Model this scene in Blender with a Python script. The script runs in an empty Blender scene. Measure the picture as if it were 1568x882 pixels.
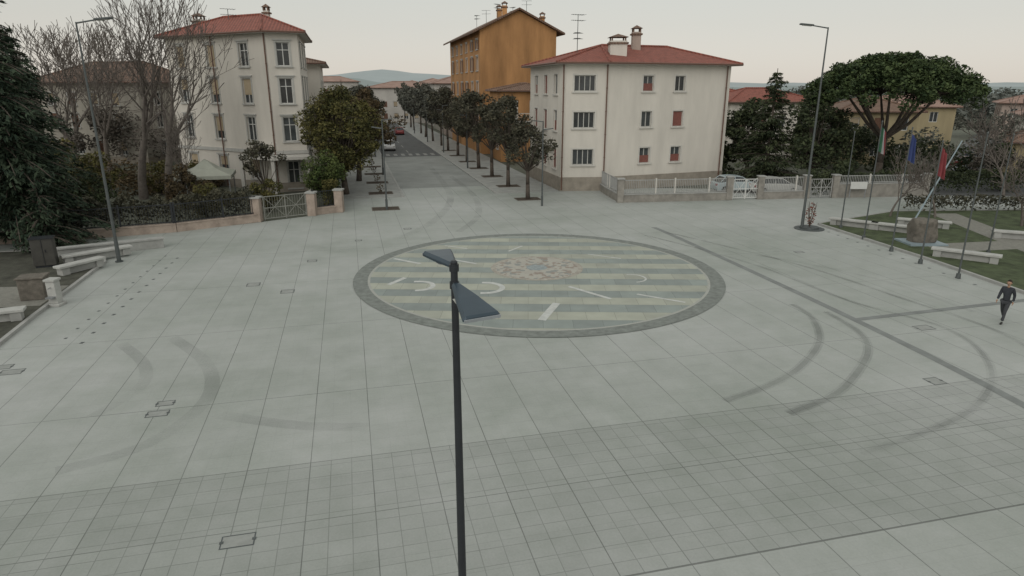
import bpy, math, random, bmesh
from mathutils import Vector, Matrix, noise
random.seed(7)
scene=bpy.context.scene
SA,CA=math.sin(math.radians(13.7)),math.cos(math.radians(13.7))
def S(a,b): return (a*CA-b*SA, a*SA+b*CA)      # street coordinates -> world metres

# ------------------------------------------------------------ materials
def newmat(name):
    m=bpy.data.materials.new(name); m.use_nodes=True
    nt=m.node_tree; return m,nt,nt.nodes,nt.links,nt.nodes['Principled BSDF']
def mat(name,col,rough=.8,var=.18,scale=1.5,bump=0,metal=0,spec=.3,fine=None,island=0,streak=0):
    m,nt,N,L,B=newmat(name)
    B.inputs['Roughness'].default_value=rough; B.inputs['Metallic'].default_value=metal
    B.inputs['Specular IOR Level'].default_value=spec
    g=N.new('ShaderNodeNewGeometry')
    n=N.new('ShaderNodeTexNoise'); n.inputs['Scale'].default_value=scale; n.inputs['Detail'].default_value=6
    n.inputs['Roughness'].default_value=.65
    if streak:
        mp=N.new('ShaderNodeMapping'); mp.inputs['Scale'].default_value=(1,1,.22)
        L.new(g.outputs['Position'],mp.inputs['Vector']); L.new(mp.outputs[0],n.inputs['Vector'])
    else: L.new(g.outputs['Position'],n.inputs['Vector'])
    r=N.new('ShaderNodeValToRGB'); r.color_ramp.elements[0].position=.3; r.color_ramp.elements[1].position=.72
    r.color_ramp.elements[0].color=tuple(c*(1-var) for c in col)+(1,)
    r.color_ramp.elements[1].color=tuple(min(1,c*(1+var)) for c in col)+(1,)
    L.new(n.outputs['Fac'],r.inputs['Fac']); out=r.outputs[0]
    if island:
        mr=N.new('ShaderNodeMapRange'); mr.inputs['To Min'].default_value=1-island; mr.inputs['To Max'].default_value=1+island
        L.new(g.outputs['Random Per Island'],mr.inputs['Value'])
        mx=N.new('ShaderNodeVectorMath'); mx.operation='SCALE'; L.new(out,mx.inputs[0]); L.new(mr.outputs[0],mx.inputs['Scale']); out=mx.outputs[0]
    L.new(out,B.inputs['Base Color'])
    if bump:
        b=N.new('ShaderNodeBump'); b.inputs['Strength'].default_value=bump; b.inputs['Distance'].default_value=.03
        n2=N.new('ShaderNodeTexNoise'); n2.inputs['Scale'].default_value=fine or scale*12; L.new(g.outputs['Position'],n2.inputs['Vector'])
        L.new(n2.outputs['Fac'],b.inputs['Height']); L.new(b.outputs[0],B.inputs['Normal'])
    return m
def leafmat(name,dark,light):
    m,nt,N,L,B=newmat(name)
    g=N.new('ShaderNodeNewGeometry'); n=N.new('ShaderNodeTexNoise'); n.inputs['Scale'].default_value=.9; n.inputs['Detail'].default_value=3
    L.new(g.outputs['Position'],n.inputs['Vector'])
    a=N.new('ShaderNodeMath'); a.operation='MULTIPLY_ADD'; a.inputs[1].default_value=.35; L.new(g.outputs['Random Per Island'],a.inputs[0]); L.new(n.outputs['Fac'],a.inputs[2])
    r=N.new('ShaderNodeValToRGB'); r.color_ramp.elements[0].position=.45; r.color_ramp.elements[1].position=.95
    r.color_ramp.elements[0].color=dark+(1,); r.color_ramp.elements[1].color=light+(1,)
    L.new(a.outputs[0],r.inputs['Fac']); L.new(r.outputs[0],B.inputs['Base Color'])
    B.inputs['Roughness'].default_value=.75; B.inputs['Specular IOR Level'].default_value=.15
    return m
def tilemat(name,col,ang=13.7):
    m,nt,N,L,B=newmat(name)
    g=N.new('ShaderNodeNewGeometry'); mp=N.new('ShaderNodeMapping'); mp.vector_type='POINT'; mp.inputs['Rotation'].default_value=(0,0,-math.radians(ang))
    L.new(g.outputs['Position'],mp.inputs['Vector'])
    w=N.new('ShaderNodeTexWave'); w.inputs['Scale'].default_value=1.1; w.inputs['Distortion'].default_value=.6; L.new(mp.outputs[0],w.inputs['Vector'])
    n=N.new('ShaderNodeTexNoise'); n.inputs['Scale'].default_value=2.2; n.inputs['Detail'].default_value=8; n.inputs['Roughness'].default_value=.75; L.new(mp.outputs[0],n.inputs['Vector'])
    r=N.new('ShaderNodeValToRGB'); e=r.color_ramp.elements; e[0].position=.3; e[1].position=.72
    e[0].color=tuple(c*.55 for c in col)+(1,); e[1].color=tuple(c*1.35 for c in col)+(1,)
    L.new(n.outputs['Fac'],r.inputs['Fac'])
    mx=N.new('ShaderNodeMixRGB'); mx.blend_type='MULTIPLY'; mx.inputs[0].default_value=.35; L.new(r.outputs[0],mx.inputs[1]); L.new(w.outputs['Fac'],mx.inputs[2])
    L.new(mx.outputs[0],B.inputs['Base Color']); B.inputs['Roughness'].default_value=.85
    b=N.new('ShaderNodeBump'); b.inputs['Strength'].default_value=.5; b.inputs['Distance'].default_value=.06; L.new(w.outputs['Fac'],b.inputs['Height']); L.new(b.outputs[0],B.inputs['Normal'])
    return m

M={}
M['white']=mat('white_plaster',(.59,.555,.50),.85,.11,.6,.1,streak=1)
M['cream']=mat('cream_plaster',(.50,.475,.43),.85,.12,.6,.1,streak=1)
M['beige']=mat('beige_plaster',(.36,.335,.29),.85,.18,.8,.1,streak=1)
M['ochre']=mat('ochre_plaster',(.385,.205,.088),.85,.38,.34,.15,streak=1)
M['yellow']=mat('yellow_plaster',(.33,.275,.17),.85,.2,.6,.1,streak=1)
M['pink']=mat('pink_plaster',(.36,.29,.25),.85,.18,.6,.1,streak=1)
M['hazewall']=mat('far_plaster_haze_tint',(.42,.40,.37),.9,.15,.3)  # distance haze painted into the wall colour of far houses
M['plinth']=mat('plinth_stone',(.28,.25,.21),.85,.2,1.5,.2)
M['trim']=mat('stone_trim',(.43,.425,.40),.8,.1,2)
M['wtrim']=mat('pale_trim',(.54,.52,.48),.8,.1,2)
M['rail']=mat('pale_grey_rail_paint',(.33,.33,.32),.6,.15,3)
M['frame']=mat('white_frame',(.56,.56,.54),.5,.05,3)
M['shut']=mat('brown_shutter',(.14,.075,.05),.6,.2,6)
M['redshut']=mat('red_shutter',(.20,.08,.065),.6,.2,6)
M['blind']=mat('beige_blind',(.34,.275,.19),.7,.1,4,island=.2)
M['glass']=mat('window_glass',(.045,.05,.052),.15,.4,1.2,spec=.5,island=.5)
M['tile']=tilemat('red_tiles',(.285,.092,.065))
M['tile2']=tilemat('brown_tiles',(.20,.125,.09))
M['hazetile']=mat('far_tiles_haze_tint',(.30,.20,.165),.9,.2,.5)  # paler roof tiles: aerial haze mixed into the base colour
M['pipe']=mat('copper_pipe',(.14,.08,.06),.5,.1,3)
M['dark']=mat('dark_steel',(.032,.035,.04),.45,.15,4,metal=.3,spec=.4)
M['steel']=mat('galvanised_steel',(.30,.31,.32),.45,.1,4,metal=.5)
M['greysteel']=mat('grey_painted_steel',(.10,.11,.11),.5,.15,4,metal=.3)
M['head']=mat('lamp_head_paint',(.040,.062,.082),.38,.12,4,metal=.2,spec=.5)
M['headrim']=mat('lamp_head_rim',(.30,.32,.34),.4,.1,5)
M['lens']=mat('lamp_lens',(.5,.5,.47),.3,.05,5)
M['bark']=mat('bark',(.085,.07,.058),.9,.35,5,.4)
M['barkpale']=mat('pale_bark',(.15,.13,.115),.9,.3,5,.3)
M['kerb']=mat('kerb_stone',(.335,.335,.32),.8,.18,2,.2)
M['stone']=mat('bench_stone',(.41,.41,.39),.75,.16,2,.2)
M['rock']=mat('rough_stone',(.15,.135,.115),.9,.35,4,.6)
M['wall']=mat('peach_wall',(.35,.285,.24),.85,.28,1.5,.3)
M['wallg']=mat('grey_wall',(.25,.235,.21),.85,.28,1.5,.3)
M['asphalt']=mat('asphalt',(.105,.108,.108),.85,.2,.8,.2)
M['soil']=mat('soil',(.07,.055,.043),.95,.3,5,.5)
M['leafdark']=leafmat('dark_evergreen_leaves',(.024,.034,.020),(.084,.100,.050))
M['leafstreet']=leafmat('street_tree_leaves',(.038,.040,.030),(.112,.104,.070))
M['leafhaze']=leafmat('street_tree_leaves_haze_tint',(.075,.08,.07),(.15,.15,.12))  # lighter leaves for farther trees, air haze baked into the colour
M['leafolive']=leafmat('olive_leaves',(.040,.045,.018),(.145,.128,.045))
M['leafbright']=leafmat('bright_hedge_leaves',(.035,.058,.018),(.12,.145,.05))
M['needle']=leafmat('spruce_needles',(.020,.034,.024),(.062,.084,.052))
M['pine']=leafmat('stone_pine_needles',(.026,.044,.020),(.090,.120,.048))
M['leafbrown']=leafmat('brown_leaves',(.055,.045,.028),(.14,.10,.055))
M['twig']=leafmat('twiggy_brown_mass',(.075,.066,.058),(.15,.13,.11))
M['far']=leafmat('far_leaves_haze_tint',(.11,.12,.11),(.18,.19,.17))  # haze over the most distant trees put into their leaf colour
M['tyre']=mat('tyre_rubber',(.015,.015,.015),.8,.1,5)
M['chrome']=mat('wheel_alloy',(.35,.35,.35),.35,.05,5,metal=.8)

# ------------------------------------------------------------ mesh builder
class MB:
    def __init__(s): s.v=[]; s.f=[]
    def quad(s,*p):
        i=len(s.v); s.v+= [tuple(q) for q in p]; s.f.append(tuple(range(i,i+len(p))))
    def obox(s,o,x,y,z):
        o,x,y,z=map(Vector,(o,x,y,z)); i=len(s.v)
        s.v+=[tuple(o),tuple(o+x),tuple(o+x+y),tuple(o+y),tuple(o+z),tuple(o+x+z),tuple(o+x+y+z),tuple(o+y+z)]
        s.f+=[(i,i+3,i+2,i+1),(i+4,i+5,i+6,i+7),(i,i+1,i+5,i+4),(i+1,i+2,i+6,i+5),(i+2,i+3,i+7,i+6),(i+3,i,i+4,i+7)]
    def box(s,x0,x1,y0,y1,z0,z1): s.obox((x0,y0,z0),(x1-x0,0,0),(0,y1-y0,0),(0,0,z1-z0))
    def tube(s,p0,p1,r0,r1,n=8,cap=True):
        p0,p1=Vector(p0),Vector(p1); d=(p1-p0)
        if d.length<1e-6: return
        d.normalize(); a=d.orthogonal().normalized(); b=d.cross(a); i=len(s.v)
        for p,r in((p0,r0),(p1,r1)):
            for k in range(n):
                t=2*math.pi*k/n; s.v.append(tuple(p+a*(r*math.cos(t))+b*(r*math.sin(t))))
        for k in range(n):
            k2=(k+1)%n; s.f.append((i+k,i+k2,i+n+k2,i+n+k))
        if cap: s.f.append(tuple(i+k for k in range(n))[::-1]); s.f.append(tuple(i+n+k for k in range(n)))
    def prism(s,poly,z0,z1):
        n=len(poly); i=len(s.v)
        s.v+=[(p[0],p[1],z0) for p in poly]+[(p[0],p[1],z1) for p in poly]
        s.f.append(tuple(range(i+n-1,i-1,-1))); s.f.append(tuple(range(i+n,i+2*n)))
        for k in range(n):
            k2=(k+1)%n; s.f.append((i+k,i+k2,i+n+k2,i+n+k))
    def obj(s,name,m,parent=None,smooth=False,bevel=0):
        me=bpy.data.meshes.new(name); me.from_pydata(s.v,[],s.f); me.update()
        if smooth:
            for p in me.polygons: p.use_smooth=True
        o=bpy.data.objects.new(name,me); scene.collection.objects.link(o)
        if m: me.materials.append(m)
        if parent: o.parent=parent
        if bevel:
            b=o.modifiers.new('bevel','BEVEL'); b.width=bevel; b.segments=2; b.limit_method='ANGLE'
        return o
def empty(name,loc=(0,0,0),rot=0):
    e=bpy.data.objects.new(name,None); e.location=loc; e.rotation_euler=(0,0,rot); e.empty_display_size=.5
    scene.collection.objects.link(e); return e

# ------------------------------------------------------------ paving material
def paving():
    m,nt,N,L,B=newmat('plaza_paving')
    g=N.new('ShaderNodeNewGeometry'); mp=N.new('ShaderNodeMapping'); mp.inputs['Rotation'].default_value=(0,0,-math.radians(13.7))
    L.new(g.outputs['Position'],mp.inputs['Vector'])
    def brick(w,h,mort,off=0.):
        b=N.new('ShaderNodeTexBrick'); b.inputs['Scale'].default_value=1; b.inputs['Brick Width'].default_value=w; b.inputs['Row Height'].default_value=h
        b.inputs['Mortar Size'].default_value=mort; b.inputs['Mortar Smooth'].default_value=.3; b.offset=off; b.inputs['Bias'].default_value=0
        b.inputs['Color1'].default_value=(.0,.0,.0,1); b.inputs['Color2'].default_value=(1,1,1,1); b.inputs['Mortar'].default_value=(.5,.5,.5,1)
        L.new(mp.outputs[0],b.inputs['Vector']); return b
    big=brick(1.5,6.4,.013); small=brick(.5,.5,.011,.0); mid=brick(1.5,.8,.008,.0)
    sep=N.new('ShaderNodeSeparateXYZ'); L.new(mp.outputs[0],sep.inputs[0])
    def math_(op,a,b=None,c=None):
        n=N.new('ShaderNodeMath'); n.operation=op
        for i,q in enumerate((a,b,c)):
            if q is None: continue
            if isinstance(q,(int,float)): n.inputs[i].default_value=q
            else: L.new(q,n.inputs[i])
        return n.outputs[0]
    near=math_('MULTIPLY',math_('LESS_THAN',sep.outputs[1],15.2),math_('GREATER_THAN',sep.outputs[1],9.6))
    line1=math_('LESS_THAN',math_('ABSOLUTE',math_('SUBTRACT',sep.outputs[1],9.6)),.025)
    line2=math_('LESS_THAN',math_('ABSOLUTE',math_('SUBTRACT',sep.outputs[1],15.2)),.015)
    def noise_(scale,det=6,rough=.6):
        n=N.new('ShaderNodeTexNoise'); n.inputs['Scale'].default_value=scale; n.inputs['Detail'].default_value=det; n.inputs['Roughness'].default_value=rough
        L.new(mp.outputs[0],n.inputs['Vector']); return n.outputs['Fac']
    n1=noise_(.11,5,.55); n2=noise_(.8,8,.72); n3=noise_(18,3,.6)
    r=N.new('ShaderNodeValToRGB'); e=r.color_ramp.elements
    e[0].position=.34; e[0].color=(.268,.292,.262,1); e[1].position=.64; e[1].color=(.405,.415,.402,1)
    v=math_('ADD',math_('MULTIPLY',n1,.62),math_('MULTIPLY',n2,.38)); L.new(v,r.inputs['Fac'])
    def mul(col,fac):
        s=N.new('ShaderNodeVectorMath'); s.operation='SCALE'; L.new(col,s.inputs[0]); L.new(fac,s.inputs['Scale']); return s.outputs[0]
    col=r.outputs[0]
    sc=N.new('ShaderNodeSeparateColor'); L.new(small.outputs['Color'],sc.inputs[0])
    sm=N.new('ShaderNodeSeparateColor'); L.new(mid.outputs['Color'],sm.inputs[0])
    tone=math_('ADD',1.0,math_('MULTIPLY',math_('SUBTRACT',sc.outputs[0],.5),math_('MULTIPLY_ADD',near,.035,.02)))
    tone=math_('MULTIPLY',tone,math_('ADD',1.0,math_('MULTIPLY',math_('SUBTRACT',sm.outputs[0],.5),.045)))
    tone=math_('MULTIPLY',tone,math_('MULTIPLY_ADD',n3,.22,.89))
    tone=math_('MULTIPLY',tone,math_('SUBTRACT',1.0,math_('MULTIPLY',near,.10)))
    nj=noise_(.35,4,.6); nk=noise_(1.3,4,.7)
    jn=math_('MULTIPLY',math_('MULTIPLY_ADD',near,.38,.07),math_('MULTIPLY_ADD',nk,1.4,.15))
    j=math_('MAXIMUM',math_('MULTIPLY',big.outputs['Fac'],math_('MULTIPLY_ADD',nj,1.1,.10)),math_('MULTIPLY',small.outputs['Fac'],jn))
    j=math_('MAXIMUM',j,math_('MULTIPLY',mid.outputs['Fac'],.17))
    j=math_('MAXIMUM',j,math_('MULTIPLY',line1,.7)); j=math_('MAXIMUM',j,math_('MULTIPLY',line2,.55))
    tone=math_('MULTIPLY',tone,math_('SUBTRACT',1.0,math_('MULTIPLY',math_('MINIMUM',j,1.0),.75)))
    L.new(mul(col,tone),B.inputs['Base Color'])
    B.inputs['Specular IOR Level'].default_value=.3
    rr=math_('MULTIPLY_ADD',n2,.3,.5); L.new(rr,B.inputs['Roughness'])
    b=N.new('ShaderNodeBump'); b.inputs['Strength'].default_value=.25; b.inputs['Distance'].default_value=.01; L.new(n3,b.inputs['Height']); L.new(b.outputs[0],B.inputs['Normal'])
    return m
M['paving']=paving()
def sheet(name,poly,z,m,parent=None):
    b=MB(); b.quad(*[(p[0],p[1],z) for p in poly]); return b.obj(name,m,parent)

# ------------------------------------------------------------ ground
gm=mat('ground_earth',(.105,.11,.085),.95,.35,.12,0)
sheet('ground',[(-3000,-200),(3000,-200),(3000,4000),(-3000,4000)],-.03,gm)
plaza=[(-40,-15),(40,-15),(40,20),(48,56),(36,60),S(17.6,60),S(17.6,90),S(-1.2,90),S(-1.2,52),(-13.1,49.1),(-17.7,45.3),(-22,42),(-27.6,39.5),(-34,37.5),(-40,36)]
sheet('plaza_pavement',plaza,0,M['paving'])
sheet('street_road',[S(4.3,92),S(12.3,92),S(12.3,700),S(4.3,700)],.006,M['asphalt'])
sheet('street_road_apron',[S(4.3,62),S(12.3,62),S(12.3,91.99),S(4.3,91.99)],.004,mat('stone_carriageway',(.255,.265,.252),.8,.18,.35,.2))
swm=mat('sidewalk_paving',(.305,.31,.295),.8,.18,1,.2)
for nm,a0,a1 in(('sidewalk',-1.2,4.1),('sidewalk',12.5,18.2)):
    b=MB(); b.prism([S(a0,57),S(a1,57),S(a1,500),S(a0,500)],-.02,.10); b.obj(nm,swm)
for a0,a1 in((4.1,4.3),(12.3,12.5)):
    b=MB()
    for k in range(60): b.prism([S(a0,57+k*2),S(a1,57+k*2),S(a1,58.98+k*2),S(a0,58.98+k*2)],-.02,.12)
    b.obj('street_kerb',M['kerb'])
b=MB()
for k in range(14): b.quad(*[(*S(*q),.010) for q in((8.2,98+k*9),(8.35,98+k*9),(8.35,102+k*9),(8.2,102+k*9))])
for k in range(7):
    a=4.9+k*1.05; b.quad(*[(*S(*q),.010) for q in((a,93.6),(a+.5,93.6),(a+.5,96.4),(a,96.4))])
b.obj('road_markings',mat('worn_road_paint',(.26,.26,.25),.8,.3,4))
sheet('side_road',[(36,57.5),(48,56),(95,110),(140,170),(125,175),(80,118)],.006,M['asphalt'])

def ribbon(b,pts,w,z,sub=8):
    P=[Vector(p) for p in pts]; out=[]
    for i in range(len(P)-1):
        p0=P[max(i-1,0)];p1=P[i];p2=P[i+1];p3=P[min(i+2,len(P)-1)]
        for k in range(sub):
            t=k/sub; out.append(.5*((2*p1)+(p2-p0)*t+(2*p0-5*p1+4*p2-p3)*t*t+(3*p1-p0-3*p2+p3)*t**3))
    out.append(P[-1]); L_=[];R_=[]
    for i,p in enumerate(out):
        d=(out[min(i+1,len(out)-1)]-out[max(i-1,0)]).normalized(); n=Vector((-d.y,d.x)); L_.append(p+n*w/2); R_.append(p-n*w/2)
    for i in range(len(out)-1): b.quad((*R_[i],z),(*R_[i+1],z),(*L_[i+1],z),(*L_[i],z))
b=MB(); ribbon(b,[(9.6,43.5),(10.9,38.5),(13.9,25.2),(15.2,17.5),(15.4,12)],.36,.004); ribbon(b,[(13.9,25.0),(22.9,27.6),(27,28.6)],.30,.008)
b.obj('drainage_strip',mat('dark_granite_strip',(.20,.212,.205),.7,.2,1.2))
# tyre marks: thin worn rubber film
def film(name,top,lo,pos):
    m,nt,N,L,B=newmat(name); out=N['Material Output']; tr=N.new('ShaderNodeBsdfTransparent'); mx=N.new('ShaderNodeMixShader')
    B.inputs['Base Color'].default_value=(.07,.078,.075,1); B.inputs['Roughness'].default_value=.7
    n=N.new('ShaderNodeTexNoise'); n.inputs['Scale'].default_value=.45; n.inputs['Detail'].default_value=7; mr=N.new('ShaderNodeMapRange'); mr.inputs['From Min'].default_value=.35; mr.inputs['From Max'].default_value=.66
    mr.inputs['To Min'].default_value=lo; mr.inputs['To Max'].default_value=top; g=N.new('ShaderNodeNewGeometry'); L.new(g.outputs['Position'],n.inputs['Vector'])
    L.new(n.outputs['Fac'],mr.inputs['Value']); L.new(mr.outputs[0],mx.inputs[0]); L.new(tr.outputs[0],mx.inputs[1]); L.new(B.outputs[0],mx.inputs[2]); L.new(mx.outputs[0],out.inputs[0]); return m
zz=.012
def tmarks(b,pts,w,lay=(1.0,.55)):
    global zz
    for dw in lay: ribbon(b,pts,w*dw,zz); zz+=.0005
b=MB()
for pts,w in [([(12.2,27),(12.3,25.3),(11.5,22.8),(9.9,20.5),(8.3,19),(6.4,17.8)],.34),
    ([(13.2,26),(13.4,23.8),(12.9,22),(11.7,20.2),(10,18.3),(8,17)],.34)]: tmarks(b,pts,w)
b.obj('tyre_marks',film('tyre_mark_film',.17,.03,0))
b=MB()
for pts,w,l in [([(8.5,41),(11,37.2),(13.2,33),(14.9,27.5),(17,24),(16.2,20.4),(13.4,17.2),(9,14.8)],.30,(1,.5)),
    ([(10,42),(13,37.5),(15.6,33),(17.4,28),(18.8,23.5),(17.9,20),(14.8,16.2)],.30,(1,.5)),
    ([(12.2,36.8),(15.2,34.5),(18.2,30.5),(19.4,26)],.28,(1,)),
    ([(-12.8,23),(-10.7,20.9),(-9.5,18.9),(-9.2,17.1),(-9.7,15.2),(-11.2,14)],.45,(1,)),
    ([(-14.4,22.4),(-12.6,20.6),(-11.7,18.8),(-12,16.8)],.4,(1,)),([(-8.4,16.9),(-6,16.3),(-4,16.2)],.45,(1,)),
    ([(-7,40),(-5.5,46),(-5.2,55),(-7,66),(-10,80)],.6,(1,)),([(-3.5,42),(-2.5,48),(-3.5,58),(-6.5,70)],.5,(1,))]: tmarks(b,pts,w,l)
b.obj('faint_tyre_marks',film('faint_tyre_mark_film',.12,.015,0))

# ------------------------------------------------------------ round mosaic
cx,cy,R=1.3,32.2,9.2
def disc(name,r0,r1,z,m,par,n=128):
    b=MB()
    for k in range(n):
        t0,t1=2*math.pi*k/n,2*math.pi*(k+1)/n
        c0,s0,c1,s1=math.cos(t0),math.sin(t0),math.cos(t1),math.sin(t1)
        if r0>0: b.quad((cx+r0*c0,cy+r0*s0,z),(cx+r1*c0,cy+r1*s0,z),(cx+r1*c1,cy+r1*s1,z),(cx+r0*c1,cy+r0*s1,z))
        else: b.quad((cx,cy,z),(cx+r1*c0,cy+r1*s0,z),(cx+r1*c1,cy+r1*s1,z))
    return b.obj(name,m,par)
E=empty('round_paving_mosaic')
ring=mat('dark_ring_setts',(.19,.205,.19),.75,.28,3.5)
disc('outer_ring',8.5,9.2,.022,ring,E); disc('edge_line',8.38,8.5,.022,mat('light_ring',(.355,.36,.33),.75,.1,3),E)
m,nt,N,L,B=newmat('striped_slabs')
g=N.new('ShaderNodeNewGeometry'); mp=N.new('ShaderNodeMapping'); mp.inputs['Rotation'].default_value=(0,0,math.radians(1.5)); L.new(g.outputs['Position'],mp.inputs['Vector'])
sp=N.new('ShaderNodeSeparateXYZ'); L.new(mp.outputs[0],sp.inputs[0])
f=N.new('ShaderNodeMath'); f.operation='MULTIPLY'; f.inputs[1].default_value=1/2.0; L.new(sp.outputs[1],f.inputs[0])
fr=N.new('ShaderNodeMath'); fr.operation='FRACT'; L.new(f.outputs[0],fr.inputs[0])
gt=N.new('ShaderNodeMath'); gt.operation='GREATER_THAN'; gt.inputs[1].default_value=.5; L.new(fr.outputs[0],gt.inputs[0])
n=N.new('ShaderNodeTexNoise'); n.inputs['Scale'].default_value=1.2; n.inputs['Detail'].default_value=8; L.new(mp.outputs[0],n.inputs['Vector'])
bk=N.new('ShaderNodeTexBrick'); bk.inputs['Scale'].default_value=1; bk.inputs['Brick Width'].default_value=1.2; bk.inputs['Row Height'].default_value=1.0; bk.inputs['Mortar Size'].default_value=.01
bk.inputs['Color1'].default_value=(.88,.88,.88,1); bk.inputs['Color2'].default_value=(1.06,1.06,1.04,1); bk.inputs['Mortar'].default_value=(.65,.65,.65,1); L.new(mp.outputs[0],bk.inputs['Vector'])
mxx=N.new('ShaderNodeMixRGB'); mxx.inputs[1].default_value=(.24,.272,.258,1); mxx.inputs[2].default_value=(.35,.36,.305,1); L.new(gt.outputs[0],mxx.inputs[0])
m2=N.new('ShaderNodeMixRGB'); m2.blend_type='MULTIPLY'; m2.inputs[0].default_value=1; L.new(mxx.outputs[0],m2.inputs[1]); L.new(bk.outputs['Color'],m2.inputs[2])
m3=N.new('ShaderNodeMixRGB'); m3.blend_type='OVERLAY'; m3.inputs[0].default_value=.25; L.new(m2.outputs[0],m3.inputs[1]); L.new(n.outputs['Fac'],m3.inputs[2])
L.new(m3.outputs[0],B.inputs['Base Color']); B.inputs['Roughness'].default_value=.65
disc('striped_disc',0,8.38,.022,m,E)
mo=mat('centre_mosaic',(.27,.21,.17),.7,.1,3)
N=mo.node_tree.nodes; L=mo.node_tree.links; vo=N.new('ShaderNodeTexVoronoi'); vo.inputs['Scale'].default_value=4.6; g=N.new('ShaderNodeNewGeometry'); L.new(g.outputs['Position'],vo.inputs['Vector'])
rp=N.new('ShaderNodeValToRGB'); rp.color_ramp.interpolation='CONSTANT'; e=rp.color_ramp.elements; e[0].color=(.39,.375,.33,1); e[1].position=.4; e[1].color=(.275,.235,.20,1)
q=e.new(.6); q.color=(.25,.26,.245,1); q=e.new(.75); q.color=(.37,.35,.31,1)
sx=N.new('ShaderNodeSeparateColor'); L.new(vo.outputs['Color'],sx.inputs[0]); L.new(sx.outputs[0],rp.inputs[0]); L.new(rp.outputs[0],N['Principled BSDF'].inputs['Base Color'])
cy=33.0
disc('centre_rosette',0,2.15,.028,mo,E,64); disc('centre_ring',2.15,2.4,.028,mat('rosette_ring',(.35,.325,.28),.7,.3,4),E,64); disc('centre_star',.0,.55,.032,mat('star_stone',(.27,.305,.31),.7,.3,6),E,24)
b=MB()
def ln(p,q,w):
    d=(Vector(q)-Vector(p)).normalized(); n=Vector((-d.y,d.x))*w/2; p=Vector(p);q=Vector(q)
    b.quad((*(p-n),.028),(*(q-n),.028),(*(q+n),.028),(*(p+n),.028))
ln((-6.5,34.9),(-4.9,33.8),.22); ln((-5.9,29.9),(-5.3,31.1),.25); ln((1.2,24.9),(1.95,27.1),.34); ln((2.7,29.6),(4.4,27.7),.2); ln((5.7,28.4),(7.6,27.2),.15)
ln((-3.6,34.9),(-1.9,33.8),.18); ln((4.3,35.9),(6,34.9),.12); ln((-.2,36.6),(.6,37.9),.14); ln((-4,38),(-2.6,37.2),.12)
def arc(c,r,a0,a1,w): ribbon(b,[(c[0]+r*math.cos(math.radians(a0+(a1-a0)*k/6)),c[1]+r*math.sin(math.radians(a0+(a1-a0)*k/6))) for k in range(7)],w,.028,3)
arc((-4.5,29.7),.75,110,-90,.24); arc((-1.3,29.4),.85,100,-100,.26); arc((5.9,31),.7,100,-80,.10)
b.obj('marble_inlays',mat('white_marble',(.50,.51,.49),.5,.18,3),E)

lidm=mat('lid_stone',(.29,.30,.285),.75,.14,3)
def manhole(x,y,w,h):
    e=empty('manhole_cover',(x,y,0),math.radians(13.7))
    b=MB(); t=.028
    b.box(-w/2,w/2,-h/2,-h/2+t,-.01,.006); b.box(-w/2,w/2,h/2-t,h/2,-.01,.006); b.box(-w/2,-w/2+t,-h/2+t,h/2-t,-.01,.006); b.box(w/2-t,w/2,-h/2+t,h/2-t,-.01,.006)
    b.box(-w/2-.02,-w/2+.06,-.04,.04,.006,.010); b.box(w/2-.06,w/2+.02,-.04,.04,.006,.010)
    b.obj('frame',M['greysteel'],e); b=MB(); b.box(-w/2+t,w/2-t,-h/2+t,h/2-t,-.01,.004); b.obj('lid',lidm,e)
for x,y,w,h in[(-5.7,11.45,.68,.42),(-10.25,17.0,.6,.38),(-10.35,17.65,.5,.34),(-16.6,19.9,.7,.45),(-17.2,20.3,.6,.4),(-10.4,28.9,.6,.6),(-12.4,30,.6,.6),(16.2,24.1,.7,.5),(13.6,19.2,.5,.5),(-10.9,34.5,.5,.5),(-7,43,.5,.5),(-9.5,39.5,.4,.4),(16.5,36.5,.5,.4)]:
    manhole(x,y,w,h)
b=MB()
for k in range(13):
    y=22.5+k*1.05; x=-15.9-.21*k*1.05; b.box(x-.06,x+.06,y-.08,y+.08,-.01,.006)
    x-=.9; b.box(x-.05,x+.05,y+.4,y+.52,-.01,.006)
for k in range(14):
    y=30.0+k*1.0; x=22.2-.12*k; b.box(x-.07,x+.07,y-.07,y+.07,-.01,.006)
b.obj('ground_light_row',M['greysteel'])

# ------------------------------------------------------------ parks (raised beds with kerb)
grass=mat('lawn_grass',(.07,.088,.045),.95,.5,1.2,.8,fine=40)
bedm=mat('dark_planting_bed',(.075,.075,.06),.95,.4,1.6,.8,fine=40)
def park(name,poly,m,z=.10):
    b=MB(); b.prism(poly,-.02,z); b.obj(name,m)
    n=len(poly); b=MB()
    for i in range(n):
        p,q=Vector(poly[i]),Vector(poly[(i+1)%n]); d=(q-p); l=d.length; d.normalize(); nn=Vector((d.y,-d.x))*.16
        b.obox((*p,-.02),(*(d*l),0),(*nn,0),(0,0,z+.05))
    b.obj(name+'_kerb',M['kerb'])
park('park_lawn',[(23.6,27.9),(27,28.7),(44,32),(48,50),(29,49),(21.2,44.3),(22.9,34.5)],grass)
park('planting_bed',[(-38,15),(-18.9,15),(-18.6,21.3),(-19.7,25.2),(-22,34),(-24,37),(-38,34.5)],bedm)
gp=mat('gravel_path',(.22,.215,.19),.9,.2,6,.4)
sheet('park_path',[(24.6,36),(45,39.5),(45.5,41.5),(24.4,38)],.108,gp)
sheet('park_path',[(28,29.2),(30,29.6),(33,48),(31,48)],.112,gp)
sheet('garden_path',[(-38,24),(-20.2,26.5),(-20.9,29.5),(-38,28)],.108,gp)
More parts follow.
